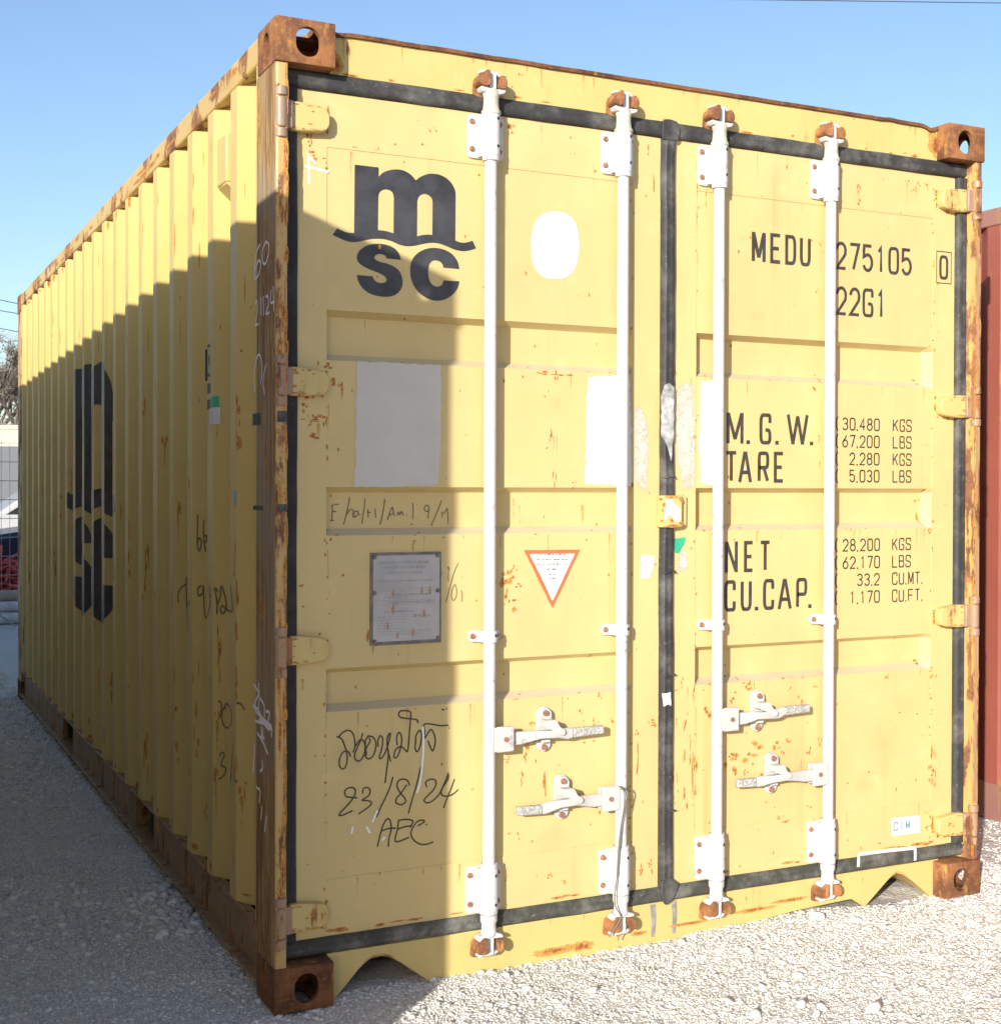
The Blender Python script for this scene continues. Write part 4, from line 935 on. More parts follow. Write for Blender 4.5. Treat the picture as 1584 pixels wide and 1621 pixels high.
pen(DL, 'handwriting', [[(180, 125), (120, 130), (95, 150)], [(110, 145), (108, 220), (105, 300)], [(80, 303), (130, 303)], [(105, 205), (155, 205)], [(298, 45), (285, 130), (265, 220), (232, 350)], [(262, 240), (300, 190), (325, 180), (345, 220), (350, 270), (330, 250), (340, 215), (380, 200), (390, 240), (355, 265)], [(405, 240), (420, 235)], [(465, 60), (455, 180), (440, 260), (432, 340)],
 [(495, 180), (500, 270)], [(490, 220), (530, 210)], [(575, 170), (580, 270)], [(680, 70), (665, 180), (645, 280), (628, 350)], [(710, 295), (740, 200), (765, 160), (780, 240), (790, 245)], [(730, 245), (775, 225)], [(815, 250), (830, 210), (845, 240), (860, 205), (880, 235), (890, 250)], [(915, 245), (925, 240)], [(985, 110), (990, 200), (985, 290)], [(960, 345), (990, 343)], [(1030, 130), (1036, 128)],
 [(1110, 190), (1120, 145), (1150, 140), (1165, 180), (1140, 205), (1115, 190)], [(1162, 180), (1150, 280)], [(1300, 85), (1250, 210), (1185, 360)], [(1295, 210), (1310, 225), (1300, 270)], [(1320, 230), (1350, 190), (1362, 175), (1368, 260), (1372, 345)]], c2, PY + RD, .0030, M_PENF)
c3 = lambda a, c_: (570 + a / 8.337, 860 + c_ / 8.337)
pen(DL, 'handwriting', [[(1150, 340), (1160, 310), (1175, 350), (1155, 360)], [(1165, 380), (1160, 440), (1165, 500)], [(1290, 260), (1230, 410), (1180, 590), (1130, 780)], [(1250, 540), (1210, 620), (1205, 720), (1235, 755), (1265, 700), (1270, 610), (1250, 540)], [(1340, 440), (1344, 450)], [(1330, 620), (1345, 680), (1340, 755), (1332, 765)]], c3, PY, .0026, M_PENF)
pen(DL, 'chalk_scuffs', [[(1095, 280), (1100, 420), (1098, 560), (1085, 720), (1060, 900), (1030, 1000)], [(600, 1190), (570, 1260), (545, 1320)], [(480, 1370), (520, 1440)], [(330, 1370), (315, 1450)], [(680, 1480), (650, 1520)]], c1, PY, .006, CHALK, .0016)
pen(DL, 'chalk_scuffs', [[(488, 240), (489, 290)], [(482, 262), (520, 272)], [(492, 250), (500, 258)]], lambda a, c_: (a, c_), YD, .006, CHALK, .0008)

# --- hinges --------------------------------------------------------
for key, dr in (('l', DL), ('r', DR)):
    q = (lambda x: x) if key == 'l' else (lambda x: W - x)
    for i, zc in enumerate((2.345, 1.65, .942, .235)):
        b = MB(); ol = [(.050, -.038), (.050, .038), (.080, .038), (.135, .031), (.149, .026), (.157, .012), (.157, -.014), (.149, -.028), (.135, -.033), (.080, -.038)]
        b.prism([(q(x), zc + z) for x, z in ol], 1, .031, .0625)
        rnd = random.Random(i + 9)
        for k in range(22): blob(b, q(rnd.choice((.058, .062, rnd.uniform(.06, .145), rnd.uniform(.06, .12)))), zc + rnd.choice((-.033, -.031, .032, rnd.uniform(-.03, .03))) * .96 + rnd.gauss(0, .0012), rnd.uniform(.003, .014), rnd.uniform(.0015, .004), lambda x, z: .031, k + i * 31 + 4000)
        h_ = b.build('hinge', [M_HINGE, RUST, RUNS], dr, bevel=.004)
        b = MB(); b.tube([(q(.020), .018, zc - .040), (q(.020), .018, zc + .040)], .0165, 16)
        xa, xb = sorted((q(.018), q(.054))); b.box(xa, xb, .020, .046, zc - .037, zc + .037)
        b.build('hinge_knuckle', M_KNUCKLE, dr, bevel=.004)
        b = MB(); rnd = random.Random(i * 3 + 77)
        for k in range(9):
            xx = rnd.choice((.159, .158, rnd.uniform(.085, .15))); zz = rnd.uniform(-.03, .03) if xx > .155 else -.036 - .004 * rnd.random()
            blob(b, q(xx), zc + zz, rnd.uniform(.004, .012), rnd.uniform(.004, .012), seed=k + i * 13 + 6000)
        b.build('rust_edge', [M_YEL, RUST, RUNS], h_, recalc=False)
# --- lock rods -----------------------------------------------------
RODS = [(.622, 'l'), (1.049, 'l'), (1.386, 'r'), (1.811, 'r')]; YR = .028; RR = .0172
def bracket(parent, x, z0, z1, hw, big):
    "bearing bracket: base plate with bolts and a hollow boss round the rod"
    zc = (z0 + z1) / 2; b = MB(); ol = []
    for sx_, sz_ in ((1, 1), (-1, 1), (-1, -1), (1, -1)):
        ol.append((x - .004 + sx_ * hw, zc + sz_ * (z1 - z0) / 2))
    b.prism(fillet(ol, .012, 4, True), 1, YD - .008, YD + .001)
    yb = YD - .006; rr = .0255 if big else .0225
    prof = [(x - rr - .006, yb), (x - rr, YR + .004)] + [(x + rr * math.cos(a), YR - rr * math.sin(a)) for a in [math.pi * (1 - k / 12) for k in range(1, 12)]] + [(x + rr, YR + .004), (x + rr + .006, yb)]
    b.prism(prof, 2, z0 + (.003 if big else 0), z1 - (.003 if big else 0))
    o = b.build('rod_bracket', M_WHITE, parent, bevel=.0015)
    zz = (zc + (z1 - z0) * .32, zc - (z1 - z0) * .30) if big else (zc,)
    for z in zz:
        for sx_ in (-1, 1):
            b = MB(); b.tube([(x - .004 + sx_ * (hw - .012), YD - .007, z), (x - .004 + sx_ * (hw - .012), YD - .013, z)], [.0092, .0070], 8); b.build('bolt', M_BOLT, parent, smooth=30)
        b = MB(); a = R(62); b.tube([(x + math.cos(a) * rr * .98, YR - math.sin(a) * rr * .98, z + .004), (x + math.cos(a) * (rr + .0012), YR - math.sin(a) * (rr + .0012), z + .004)], .0046, 10)
        b.build('drain_hole', M_HOLE, parent)
def cam_end(parent, keeper_parent, x, z, up):
    "forked cam of the rod and the rusty keeper it hooks into"
    s = 1 if up else -1; b = MB()
    b.bar([(x - .010, YR, z, .013, .027), (x + .012, YR, z, .013, .027)])
    P = lambda X, Y, Z: (x + X, YR + Y, z + s * Z)
    b.prism([(x - .034, z + s * .031), (x - .032, z + s * .024), (x - .010, z + s * .020), (x + .012, z + s * .020), (x + .024, z + s * .014), (x + .027, z + s * .022), (x + .014, z + s * .030), (x - .012, z + s * .030)], 1, YR - .010, YR + .022)
    b.prism([(x - .038, z - s * .018), (x - .030, z - s * .030), (x - .008, z - s * .036), (x + .016, z - s * .036), (x + .036, z - s * .030), (x + .040, z - s * .020), (x + .020, z - s * .020), (x - .006, z - s * .022), (x - .020, z - s * .014)], 1, YR - .017, YR + .020)
    o = b.build('cam', M_WHITE, parent, bevel=.003)
    b = MB()
    b.prism(fillet([(x - .047, z - .034), (x - .043, z + .012), (x - .02, z + .024), (x + .015, z + .024), (x + .034, z + .012), (x + .034, z - .022), (x + .01, z - .034), (x - .02, z - .040)], .010, 3, True), 1, .049, .0555)
    b.prism(fillet([(x - .050, z - .006), (x - .042, z + .012), (x - .022, z + .028), (x - .013, z + .026), (x - .012, z - .012), (x - .022, z - .018), (x - .040, z - .016)], .006, 3, True), 1, YR - .027, .047)
    b.prism(fillet([(x + .018, z - .016), (x + .018, z + .014), (x + .028, z + .020), (x + .040, z + .008), (x + .042, z - .010), (x + .030, z - .020)], .006, 3, True), 1, YR - .022, .047)
    b.build('cam_keeper', M_RUSTY, keeper_parent, bevel=.003)
for i, (x, key) in enumerate(RODS):
    dr = DL if key == 'l' else DR
    b = MB(); b.lathe(x, YR, [(RR, .165), (RR, 2.300)], 24); b.build('lock_rod', M_WHITE, dr, smooth=40)
    b = MB(); b.lathe(x, YR, [(.0275, 2.415), (.0275, 2.424), (.0235, 2.428), (.0215, 2.445), (.0215, 2.462), (.024, 2.470), (.022, 2.480), (.015, 2.486)], 24); b.build('rod_collar', M_CREAM, dr, smooth=40)
    b = MB(); b.lathe(x, YR, [(.024, 2.286), (.024, 2.300)], 24); b.lathe(x, YR, [(.021, .308), (.0235, .316), (.0235, .300)][::-1], 24); b.build('rod_collar', M_WHITE, dr, smooth=40)
    b = MB(); b.lathe(x, YR, [(.014, .108), (.021, .113), (.0235, .122), (.0205, .128), (.0205, .148), (.024, .154), (.024, .172)], 24); b.build('rod_collar', M_WHITE, dr, smooth=40)
    bracket(dr, x, 2.296, 2.420, .054, True); bracket(dr, x, .172, .304, .054, True); bracket(dr, x, .938, .970, .048, False)
    cam_end(dr, hdr, x, 2.505, True); cam_end(dr, sil, x, .086, False)
# --- handles -------------------------------------------------------
def handle(parent, xr, sgn, z, xc, xe, ze):
    "hinged bar from a hub on the rod to its grip, resting in a bolted catch"
    b = MB(); xa, xb = sorted((xr + sgn * .016, xr + sgn * .070))
    b.box(xa, xb, YR - .018, YR - .008, z - .036, z + .036); b.box(xa, xb, YR + .008, YR + .016, z - .032, z + .032); b.box(*sorted((xr + sgn * .010, xr + sgn * .022)), YR - .018, YR + .016, z - .034, z + .034)
    hub = b.build('handle_hub', M_HARD, parent, bevel=.003)
    b = MB(); b.tube([(xr + sgn * .044, YR - .018, z), (xr + sgn * .044, YR - .022, z)], .007, 10); b.build('bolt', M_BOLT, parent, smooth=30)
    b = MB(); L_ = abs(xe - xr); P = []
    for t_, yy_, zz_, a, h_ in ((.056, YR, z - .002, .007, .018), (.12, YR - .001, z - .001, .007, .018), (.17, YR - .006, z + .004, .009, .013), (.22, YR - .012, z + .006, .011, .012), (.70, YR - .012, ze + .000, .011, .012), (.78, YR - .006, ze - .001, .008, .016)):
        tt = t_ if t_ < .3 else None
    xs_ = [.058, .10, .125, abs(xc - xr) - .03, abs(xc - xr) + .025, abs(xc - xr) + .06, abs(xc - xr) + .078]
    P = [(xr + sgn * xs_[0], YR + .001, z - .003, .006, .019), (xr + sgn * xs_[1], YR, z - .003, .006, .018), (xr + sgn * xs_[2], YR - .002, z, .008, .015), (xr + sgn * xs_[3], YR - .010, z + .004, .011, .011), (xr + sgn * xs_[4], YR - .010, z + .002, .011, .011), (xr + sgn * xs_[5], YR - .004, (z + ze) / 2 - .001, .007, .016), (xr + sgn * xs_[6], YR - .003, ze, .008, .014)]
    b.bar(P); hd = b.build('handle', M_HARD, parent, bevel=.003)
    b = MB(); b.bar([(xr + sgn * xs_[6], YR - .003, ze, .009, .0135), (xe, YR - .003, ze + .002, .009, .0125)]); b.build('handle_grip', plain('knurled_white_grip', (.40, .39, .36), .7, .5, 170, .9), parent, bevel=.004)
    b = MB(); ol = stadium(xc, z + .012, .046, .130, 6); b.prism(ol, 1, YD - .010, YD + .001)
    b.box(xc - .016, xc + .012, YR + .004, YD - .008, z - .024, z - .013); b.build('handle_catch', M_HARD, parent, bevel=.002)
    b = MB(); b.prism(stadium(xc + .001, z + .050, .038, .046, 6), 1, YD - .021, YD - .0095)
    b.prism(fillet([(xc - .018, z + .044), (xc - .018, z + .022), (xc + .004, z + .016), (xc + .022, z + .002), (xc + .040, z - .003), (xc + .048, z + .003), (xc + .046, z + .014), (xc + .030, z + .022), (xc + .018, z + .044)], .006, 3, True), 1, YR - .022, YR - .0145)
    b.box(xc - .017, xc + .016, YR - .0150, YD - .020, z + .024, z + .043)
    b.build('catch_cover', M_HARD, parent, bevel=.002)
    for zz in (z + .060, z - .040):
        b = MB(); y0_ = YD - .021 if zz > z else YD - .010
        b.tube([(xc, y0_ + .001, zz), (xc, y0_ - .007, zz)], [.0095, .0075], 8); b.build('bolt', M_BOLT, parent, smooth=30)
handle(DL, .622, 1, .664, .806, .986, .664); handle(DL, 1.049, -1, .462, .864, .706, .452)
handle(DR, 1.386, 1, .664, .1 + 1.452, 1.732, .674); handle(DR, 1.811, -1, .464, 1.607, 1.456, .460)
# lock cover box on the centre seal
b = MB(); b.box(1.186, 1.262, YD - .030, YD, 1.254, 1.350); rnd = random.Random(8)
for k in range(10): blob(b, rnd.choice((1.19, 1.258, 1.22)) + rnd.gauss(0, .004), rnd.uniform(1.256, 1.348), rnd.uniform(.006, .014), rnd.uniform(.006, .014), lambda x, z: YD - .030, k + 5000)
blob(b, 1.224, 1.345, .035, .008, lambda x, z: YD - .030, 5050); blob(b, 1.224, 1.258, .035, .008, lambda x, z: YD - .030, 5051)
lb = b.build('lock_cover', [M_HINGE, RUST, RUNS], DR, bevel=.005)
b = MB(); b.box(1.262, 1.287, YD - .012, YD, 1.258, 1.348); b.tube([(1.262, YD - .016, 1.256), (1.262, YD - .016, 1.348)], .006, 8); b.build('lock_cover_hinge', M_HINGE, DR, bevel=.002)
flat_shape('paint_patch', [ragged([(1.197, 1.275), (1.200, 1.338), (1.228, 1.342), (1.236, 1.320), (1.256, 1.305), (1.256, 1.272), (1.230, 1.276), (1.22, 1.290)], .005, .004, 12)], YD - .0312, M_STICK, DR)

# --- marks on the left side wall and post --------------------------
def side_pen(name, strokes, wd, mat_, parent=lw, lift_=.0012):
    b = MB(); i = 0
    for s in strokes:
        Q = smooth_line(s, 6) if len(s) > 2 else s; P = []; N = []
        i += 1
        for u, v in Q:
            p = on_side(u, v); n_ = corr_n(p[1]); P.append(Vector(p) + n_ * (lift_ + .0001 * i)); N.append(n_)
        P2 = [P[0]]; N2 = [N[0]]
        for p, n_ in zip(P[1:], N[1:]):
            if (p - P2[-1]).length > .002: P2.append(p); N2.append(n_)
        # break where a fold hides part of the stroke
        cur = [0]
        for k in range(1, len(P2) + 1):
            if k == len(P2) or (P2[k] - P2[k - 1]).length > .09:
                if len(cur) > 1: b.strip([P2[q] for q in cur], wd, [N2[q] for q in cur])
                cur = []
            cur.append(k)
    return b.build(name, mat_, parent, recalc=False)
s4 = lambda L_: [[(270 + a / 8.108, 800 + c_ / 8.105) for a, c_ in s] for s in L_]
s5 = lambda L_: [[(320 + a / 6.757, 1080 + c_ / 6.754) for a, c_ in s] for s in L_]
side_pen('handwriting', s4([[(350, 120), (350, 300), (345, 420), (350, 520), (370, 585), (395, 520), (395, 450), (370, 420), (352, 470)], [(432, 190), (425, 300), (430, 420), (440, 520), (458, 595)], [(425, 400), (465, 390), (462, 450), (440, 490)]]), .007, M_PENF)
side_pen('handwriting', s4([[(105, 1250), (100, 1140), (140, 1060), (205, 1010)], [(208, 920), (205, 1050), (212, 1300), (220, 1450), (230, 1610)], [(215, 1300), (250, 1225)], [(400, 1030), (360, 1060), (350, 1130), (375, 1160), (415, 1120), (425, 1030), (430, 1200), (440, 1380), (458, 1438), (490, 1360), (520, 1220)], [(500, 1040), (505, 1140), (520, 1180)],
                          [(600, 1280), (640, 1180), (655, 1040), (690, 1120), (715, 1230), (715, 1330), (675, 1388), (645, 1340), (670, 1290), (720, 1330), (770, 1365), (800, 1330), (790, 1180), (772, 1030)], [(555, 1080), (590, 1070), (610, 1110)], [(570, 1050), (600, 1240), (600, 1400)]]), .0065, M_PENF)
side_pen('handwriting', s5([[(170, 210), (205, 215), (205, 330), (175, 400)], [(260, 230), (215, 330), (225, 440), (265, 488), (310, 450), (320, 340), (290, 260), (260, 230), (245, 290)], [(370, 220), (420, 235), (455, 300)], [(190, 790), (215, 752), (240, 780), (205, 880), (255, 920), (240, 990), (180, 1040)], [(330, 670), (322, 880), (306, 1080)], [(350, 890), (348, 1000), (360, 1060), (385, 1055)]]), .006, M_PENF)
# chalk on the post's side face (x = .003)
def post_pen(name, strokes, wd, mat_):
    b = MB(); i = 0
    for s in strokes:
        i += 1; P = [at(u, v, 0, .002) for u, v in (smooth_line(s, 6) if len(s) > 2 else s)]
        b.strip([Vector((.0022 - .00004 * i, p[1], p[2])) for p in P], wd, (-1, 0, 0))
    return b.build(name, mat_, box, recalc=False)
s6 = lambda L_: [[(385 + a / 5.067, 360 + c_ / 5.066) for a, c_ in s] for s in L_]
post_pen('chalk_writing', s6([[(135, 130), (105, 200), (92, 330), (95, 410), (125, 370), (140, 290), (120, 265), (100, 330)], [(180, 110), (155, 180), (155, 270), (175, 290), (200, 220), (205, 140), (180, 110)], [(95, 610), (110, 590), (112, 680), (95, 780), (120, 770)], [(140, 560), (143, 700)], [(160, 550), (163, 710)], [(180, 560), (195, 550), (200, 620), (182, 690), (210, 680)], [(225, 500), (220, 600), (250, 590)], [(240, 470), (245, 670)],
                              [(95, 1320), (85, 1200), (105, 1060), (130, 1020), (150, 1090), (150, 1180), (140, 1250)], [(185, 1090), (165, 1180), (160, 1260), (172, 1340)]]), .006, CHALK)
rnd = random.Random(6); scr = []
base = [[(550, 20), (600, 120), (560, 240), (600, 300), (640, 390)], [(600, 10), (610, 150), (600, 290)], [(540, 240), (590, 330), (690, 430), (750, 520)], [(560, 410), (640, 440), (720, 450)], [(620, 170), (660, 250), (665, 380)], [(680, 310), (720, 330), (700, 430)], [(630, 470), (640, 570), (665, 610)], [(590, 540), (650, 640), (690, 740), (705, 770)], [(660, 430), (740, 480), (740, 590)], [(560, 660), (555, 820), (543, 980)], [(640, 830), (645, 920), (620, 955)], [(580, 1120), (620, 1170), (610, 1290)], [(640, 1330), (630, 1480)], [(690, 1430), (670, 1600)],
        [(610, 390), (660, 440), (720, 520)], [(640, 400), (690, 470), (735, 500)], [(625, 430), (700, 440), (745, 470)], [(650, 480), (650, 560), (620, 600)]]
post_pen('chalk_writing', s5(base), .008, CHALK)
M_TAPE = plain('worn_dark_tape', (.05, .055, .055), .7, .6, 60)
for (u0, u1, v0, v1) in ((400, 412, 655, 672), (401, 416, 800, 808)):   # worn grey tape on the post
    p0, p1 = at(u0, v0, 0, .002), at(u1, v1, 0, .002); b = MB(); b.add([(.0016, p0[1], p0[2]), (.0016, p1[1], p0[2]), (.0016, p1[1], p1[2]), (.0016, p0[1], p1[2])], [(0, 1, 2, 3)]); b.build('tape_band', M_TAPE, box, recalc=False)
for (v0, v1) in ((650, 668), (798, 810)):
    p0, p1 = at(437, v0, 1, .007), at(447, v1, 1, .007); b = MB(); b.add([(.008, .0066, p0[2]), (.034, .0066, p0[2]), (.034, .0066, p1[2]), (.008, .0066, p1[2])], [(0, 1, 2, 3)]); b.build('tape_band', M_TAPE, box, recalc=False)

# decals that follow the folds of the side wall
def folded(name, polys, mat_, parent=lw, step=.0045):
    "even-odd fill of outlines in (y, z), laid on the corrugated sheet column by column"
    b = MB(); ys_ = [p[0] for pl in polys for p in pl]; y0, y1 = min(ys_), max(ys_)
    cuts = sorted(set([y0 + (y1 - y0) * k / max(1, int((y1 - y0) / step)) for k in range(int((y1 - y0) / step) + 1)] + [q for q in corr_breaks(y0, y1)]))
    def spans(y):
        zs = []
        for pl in polys:
            for i in range(len(pl)):
                a, c_ = pl[i], pl[(i + 1) % len(pl)]
                if (a[0] <= y) != (c_[0] <= y): zs.append(a[1] + (c_[1] - a[1]) * (y - a[0]) / (c_[0] - a[0]))
        return sorted(zs)
    for ya, yb in zip(cuts[:-1], cuts[1:]):
        if yb - ya < 1e-5: continue
        sm = spans((ya + yb) / 2)
        na = corr_n((ya + yb) / 2) * .0012
        for k in range(0, len(sm) - 1, 2):
            b.add([(corr(ya) + na.x, ya, sm[k]), (corr(yb) + na.x, yb, sm[k]), (corr(yb) + na.x, yb, sm[k + 1]), (corr(ya) + na.x, ya, sm[k + 1])], [(0, 1, 2, 3)])
    return b.build(name, mat_, parent, recalc=False)
lx0, lx1 = .180, .590; WD_ = 1.42; q1 = on_side(125, 588); q2 = on_side(127, 966); yL_ = q1[1] + .235 * WD_
fold_logo = [[(yL_ - (p[0] - lx0) / (lx1 - lx0) * WD_, q2[2] + (p[1] - 1.897) / (2.238 - 1.897) * (q1[2] - q2[2])) for p in pl] for pl in LOGO]
folded('logo', fold_logo, M_LOGO)
def srect(u0, v0, u1, v1):
    a, c_ = on_side(u0, v0), on_side(u1, v1); return [(a[1], a[2]), (c_[1], a[2]), (c_[1], c_[2]), (a[1], c_[2])]
yb_ = on_side(326, 580)[1]; ye_ = on_side(333, 580)[1]; zt_ = on_side(326, 553)[2]; zb_ = on_side(326, 603)[2]; w_ = .010
folded('side_marking', [[(yb_, zt_), (ye_, zt_), (ye_, zt_ - w_), (yb_ - w_, zt_ - w_), (yb_ - w_, zb_ + w_), (ye_, zb_ + w_), (ye_, zb_), (yb_, zb_)]], M_INK, step=.01)
folded('side_marking', [[(ye_ + .020, zt_ - .035), (ye_ + .008, zt_ - .035), (ye_ + .008, zb_ + .035), (ye_ + .020, zb_ + .035)]], M_INK, step=.01)
folded('side_marking', [[(yb_ - .03, zb_ - .02), (ye_, zb_ - .02), (ye_, zb_ - .05), (yb_ - .05, zb_ - .05)], [(yb_ - .03, zb_ - .07), (ye_, zb_ - .07), (ye_, zb_ - .10), (yb_ - .05, zb_ - .10)]], M_INK, step=.01)
folded('sticker', [srect(334, 628, 347, 644)], M_GREEN); folded('sticker', [srect(332, 646, 349, 671)], plain('dirty_white_sticker', (.62, .60, .60), .6))
folded('sticker', [srect(370, 776, 376, 800)], plain('pale_green_tape', (.33, .42, .36), .6))

# ------------------------------------------------------------------ thin wire tied round the second rod
t_ = thing('loose_wire', 'thin dark wire tied round the second white lock rod and hanging to the sill', 'wire', (1.049, YR, .47))
def wire_pts(L_, y): return [tuple(Vector(at(u, v, 1, y)) - Vector((1.049, YR, .47))) for u, v in L_]
b = MB(); b.tube(smooth_line(wire_pts([(980, 1245), (992, 1252), (990, 1270), (984, 1300), (980, 1345), (977, 1385), (973, 1412), (974, 1435), (982, 1450), (978, 1462), (968, 1478), (964, 1484)], YR - .030)), .0021, 6)
b.tube(smooth_line(wire_pts([(981, 1244), (988, 1256), (987, 1280), (982, 1310), (978, 1350), (976, 1390), (974, 1410)], YR - .031)), .0017, 6)
b.tube(smooth_line(wire_pts([(992, 1462), (988, 1474), (980, 1482), (978, 1489)], YR - .01)), .0019, 6)
b.build('wire_strand', plain('dull_wire', (.16, .15, .13), .6), t_, smooth=60)
b = MB(); b.tube([(.0215 * math.cos(a), .0215 * math.sin(a), .015 + .004 * math.sin(a * 2)) for a in [2 * math.pi * k / 24 for k in range(25)]], .0019, 6); b.build('wire_loop', plain('dull_wire_loop', (.20, .19, .17), .6), t_, smooth=60)

# ================================================================== other containers
def plain_container(name_label, loc, rz, ln, col_, rail_, cast_):
    c = thing('shipping_container', name_label, 'container', loc, rz)
    for ix in (0, 1):
        for iy in (0, 1):
            for iz in (0, 1): casting(c, ix, iy, iz, cast_, ln)
            b = MB(); b.prism(post_poly(ix, iy, ln), 2, .118, H - .118); b.build('corner_post', rail_, c, smooth=35)
        q = (lambda x: W - x) if ix else (lambda x: x)
        b = MB(); b.box(*sorted((q(.003), q(.062))), .176, ln - .176, 2.512, 2.586); b.build('top_rail', rail_, c, bevel=.006)
        b = MB(); b.box(*sorted((q(.010), q(.050))), .176, ln - .176, .03, .187); b.build('bottom_rail', rail_, c, bevel=.004)
        corrugated(c, 'side_wall', col_, .052, ln - .052, .187, 2.512, mirror=bool(ix))
    for iy in (0, 1):
        corrugated(c, 'end_wall', col_, .05, W - .05, .12, 2.48, along='x', off=ln if iy else 0, mirror=bool(iy), ph=.2)
        b = MB(); ya, yb = (.012, .08) if not iy else (ln - .08, ln - .012); b.box(.15, W - .15, ya, yb, 2.475, 2.585); b.build('end_header', rail_, c, bevel=.004)
        b = MB(); b.box(.15, W - .15, ya, yb, .02, .13); b.build('end_sill', rail_, c, bevel=.004)
    b = MB(); b.box(.06, W - .06, .06, ln - .06, 2.555, 2.572); b.build('roof', rail_, c)
    return c
M_REDP = paint('faded_red_paint', (.30, .088, .060), .14, .8, fade=.03, dirt=.6); M_REDR = paint('dusty_red_rail', (.30, .15, .115), .25, .8)
plain_container('faded red corrugated container standing close behind the yellow container at the right edge', (3.27, -2.2, -.045), 0, L, M_REDP, M_REDR, M_CAST)
M_GRY = paint('cream_container_paint', (.76, .66, .50), .03, .6); M_GRYR = paint('cream_rail_paint', (.72, .62, .47), .2, .6)  # colour invented: pale cream bounces warm light into the shaded alley
a_ = .06; d_ = Vector((-a_, 1)).normalized(); rz_ = math.atan2(-d_.x, d_.y)
# its near right top corner stands so that its shadow falls across the yellow container
px_, py_ = -1.10 - W * math.cos(rz_), -1.54 - W * math.sin(rz_)
plain_container('long cream container parallel to the yellow container outside the left of the frame', (px_, py_, 0), rz_, 12.192, M_GRY, M_GRYR, M_CASTD)
# ================================================================== scrapyard beyond the far end (a narrow strip at the left edge)
def far(u, v, y): return at(u, v, 1, y)
# welded mesh fence panel
f = thing('mesh_fence', 'galvanised wire mesh fence panel standing behind the far end of the container', 'fence', (0.2, 10.6, 0))
M_GALV = plain('galvanised_wire', (.36, .36, .35), .5, .2, 30)
b = MB(); 
for xx in (-2.2, .052, 2.3): b.tube([(xx, 0, 0), (xx, 0, 2.0)], .020, 8)
b.build('post', M_GALV, f, smooth=60)
b = MB()
for k in range(11): b.tube([(-2.2, 0, .15 + k * .18), (2.3, 0, .15 + k * .18)], .0035, 5)
for k in range(60): b.tube([(-2.2 + k * .075, .004, .12), (-2.2 + k * .075, .004, 1.98)], .0022, 5)
b.tube([(-.3, -.01, .45), (.25, -.01, .02)], .012, 6)
b.build('wire_mesh', M_GALV, f, smooth=60)
# pipes lying on the ground
for k, (z, yy, c_, lab) in enumerate(((.055, 10.95, (.62, .60, .56), 'white pipe lowest in the pipe stack beside the mesh fence'), (.165, 11.02, (.60, .58, .55), 'white pipe second from the ground in the pipe stack'), (.055, 11.13, (.42, .43, .44), 'grey pipe at the back of the pipe stack'), (.27, 11.06, (.40, .32, .22), 'rusty brown pipe lying on top of the pipe stack'))):
    b = MB(); b.tube([(0, 0, 0), (3.4, .3, 0)], .055, 14, caps=False); b.tube([(3.4, .3, 0), (0, 0, 0)], .046, 14, caps=False)
    o = b.build('pipe', plain('pipe_paint', c_, .5, .2, 8), None, smooth=60); o.location = (-1.2, yy - .05, z); tag(o, lab, 'pipe', 'pipes stacked by the fence')
# crates
def crate(loc, sz, c_, label):
    t = thing('crate', label, 'crate', loc); mt = plain('crate_plastic', c_, .5, .2, 20)
    a, d, h_ = sz; b = MB(); b.box(-a, a, -d, d, 0, .02); b.build('base', mt, t)
    for (x0, x1, y0, y1) in ((-a, a, -d, -d + .015), (-a, a, d - .015, d), (-a, -a + .015, -d + .015, d - .015), (a - .015, a, -d + .015, d - .015)):
        b = MB()
        for k in range(3): b.box(x0, x1, y0, y1, .02 + h_ * k / 3, .02 + h_ * (k + .72) / 3)
        for xx in (x0, x1 - .015): b.box(xx, xx + .015, y0 - .001, y1 + .001, .02, .02 + h_)
        b.build('side', mt, t)
    return t
p = far(17, 960, 11.6); crate((p[0] + .06, 11.6, .04), (.30, .2, .22), (.70, .17, .02), 'orange plastic crate on the ground under the red scrap behind the fence')
p = far(12, 930, 12.3)
b = MB(); rnd = random.Random(12)
for k in range(150):
    a = rnd.uniform(0, 6.28); r_ = rnd.uniform(.05, .75); q = Vector((r_ * math.cos(a), .35 * math.sin(a) * r_, .18 + .33 * (1 - r_ / .8) * rnd.random()))
    dvec = Vector((rnd.uniform(-1, 1), rnd.uniform(-.5, .5), rnd.uniform(-.4, .4))).normalized() * rnd.uniform(.08, .2); b.tube([q - dvec, q, q + dvec], [.012, .03, .012], 6)
o = b.build('scrap_heap', plain('red_scrap_paint', (.50, .10, .08), .6, .4, 30), None, smooth=40); o.location = (p[0], 12.3, .1); tag(o, 'heap of faded red metal scrap above the orange crate behind the fence', 'scrap heap')
b = MB(); b.box(-.9, .9, -.3, .3, .17, .2)
for xx in (-.85, .82):
    for yy in (-.28, .25): b.box(xx, xx + .03, yy, yy + .03, 0, .17)
o = b.build('low_table', plain('dark_bench_steel', (.06, .05, .05), .7), None); o.location = (p[0], 12.3, 0); tag(o, 'low dark steel bench carrying the red scrap', 'bench')
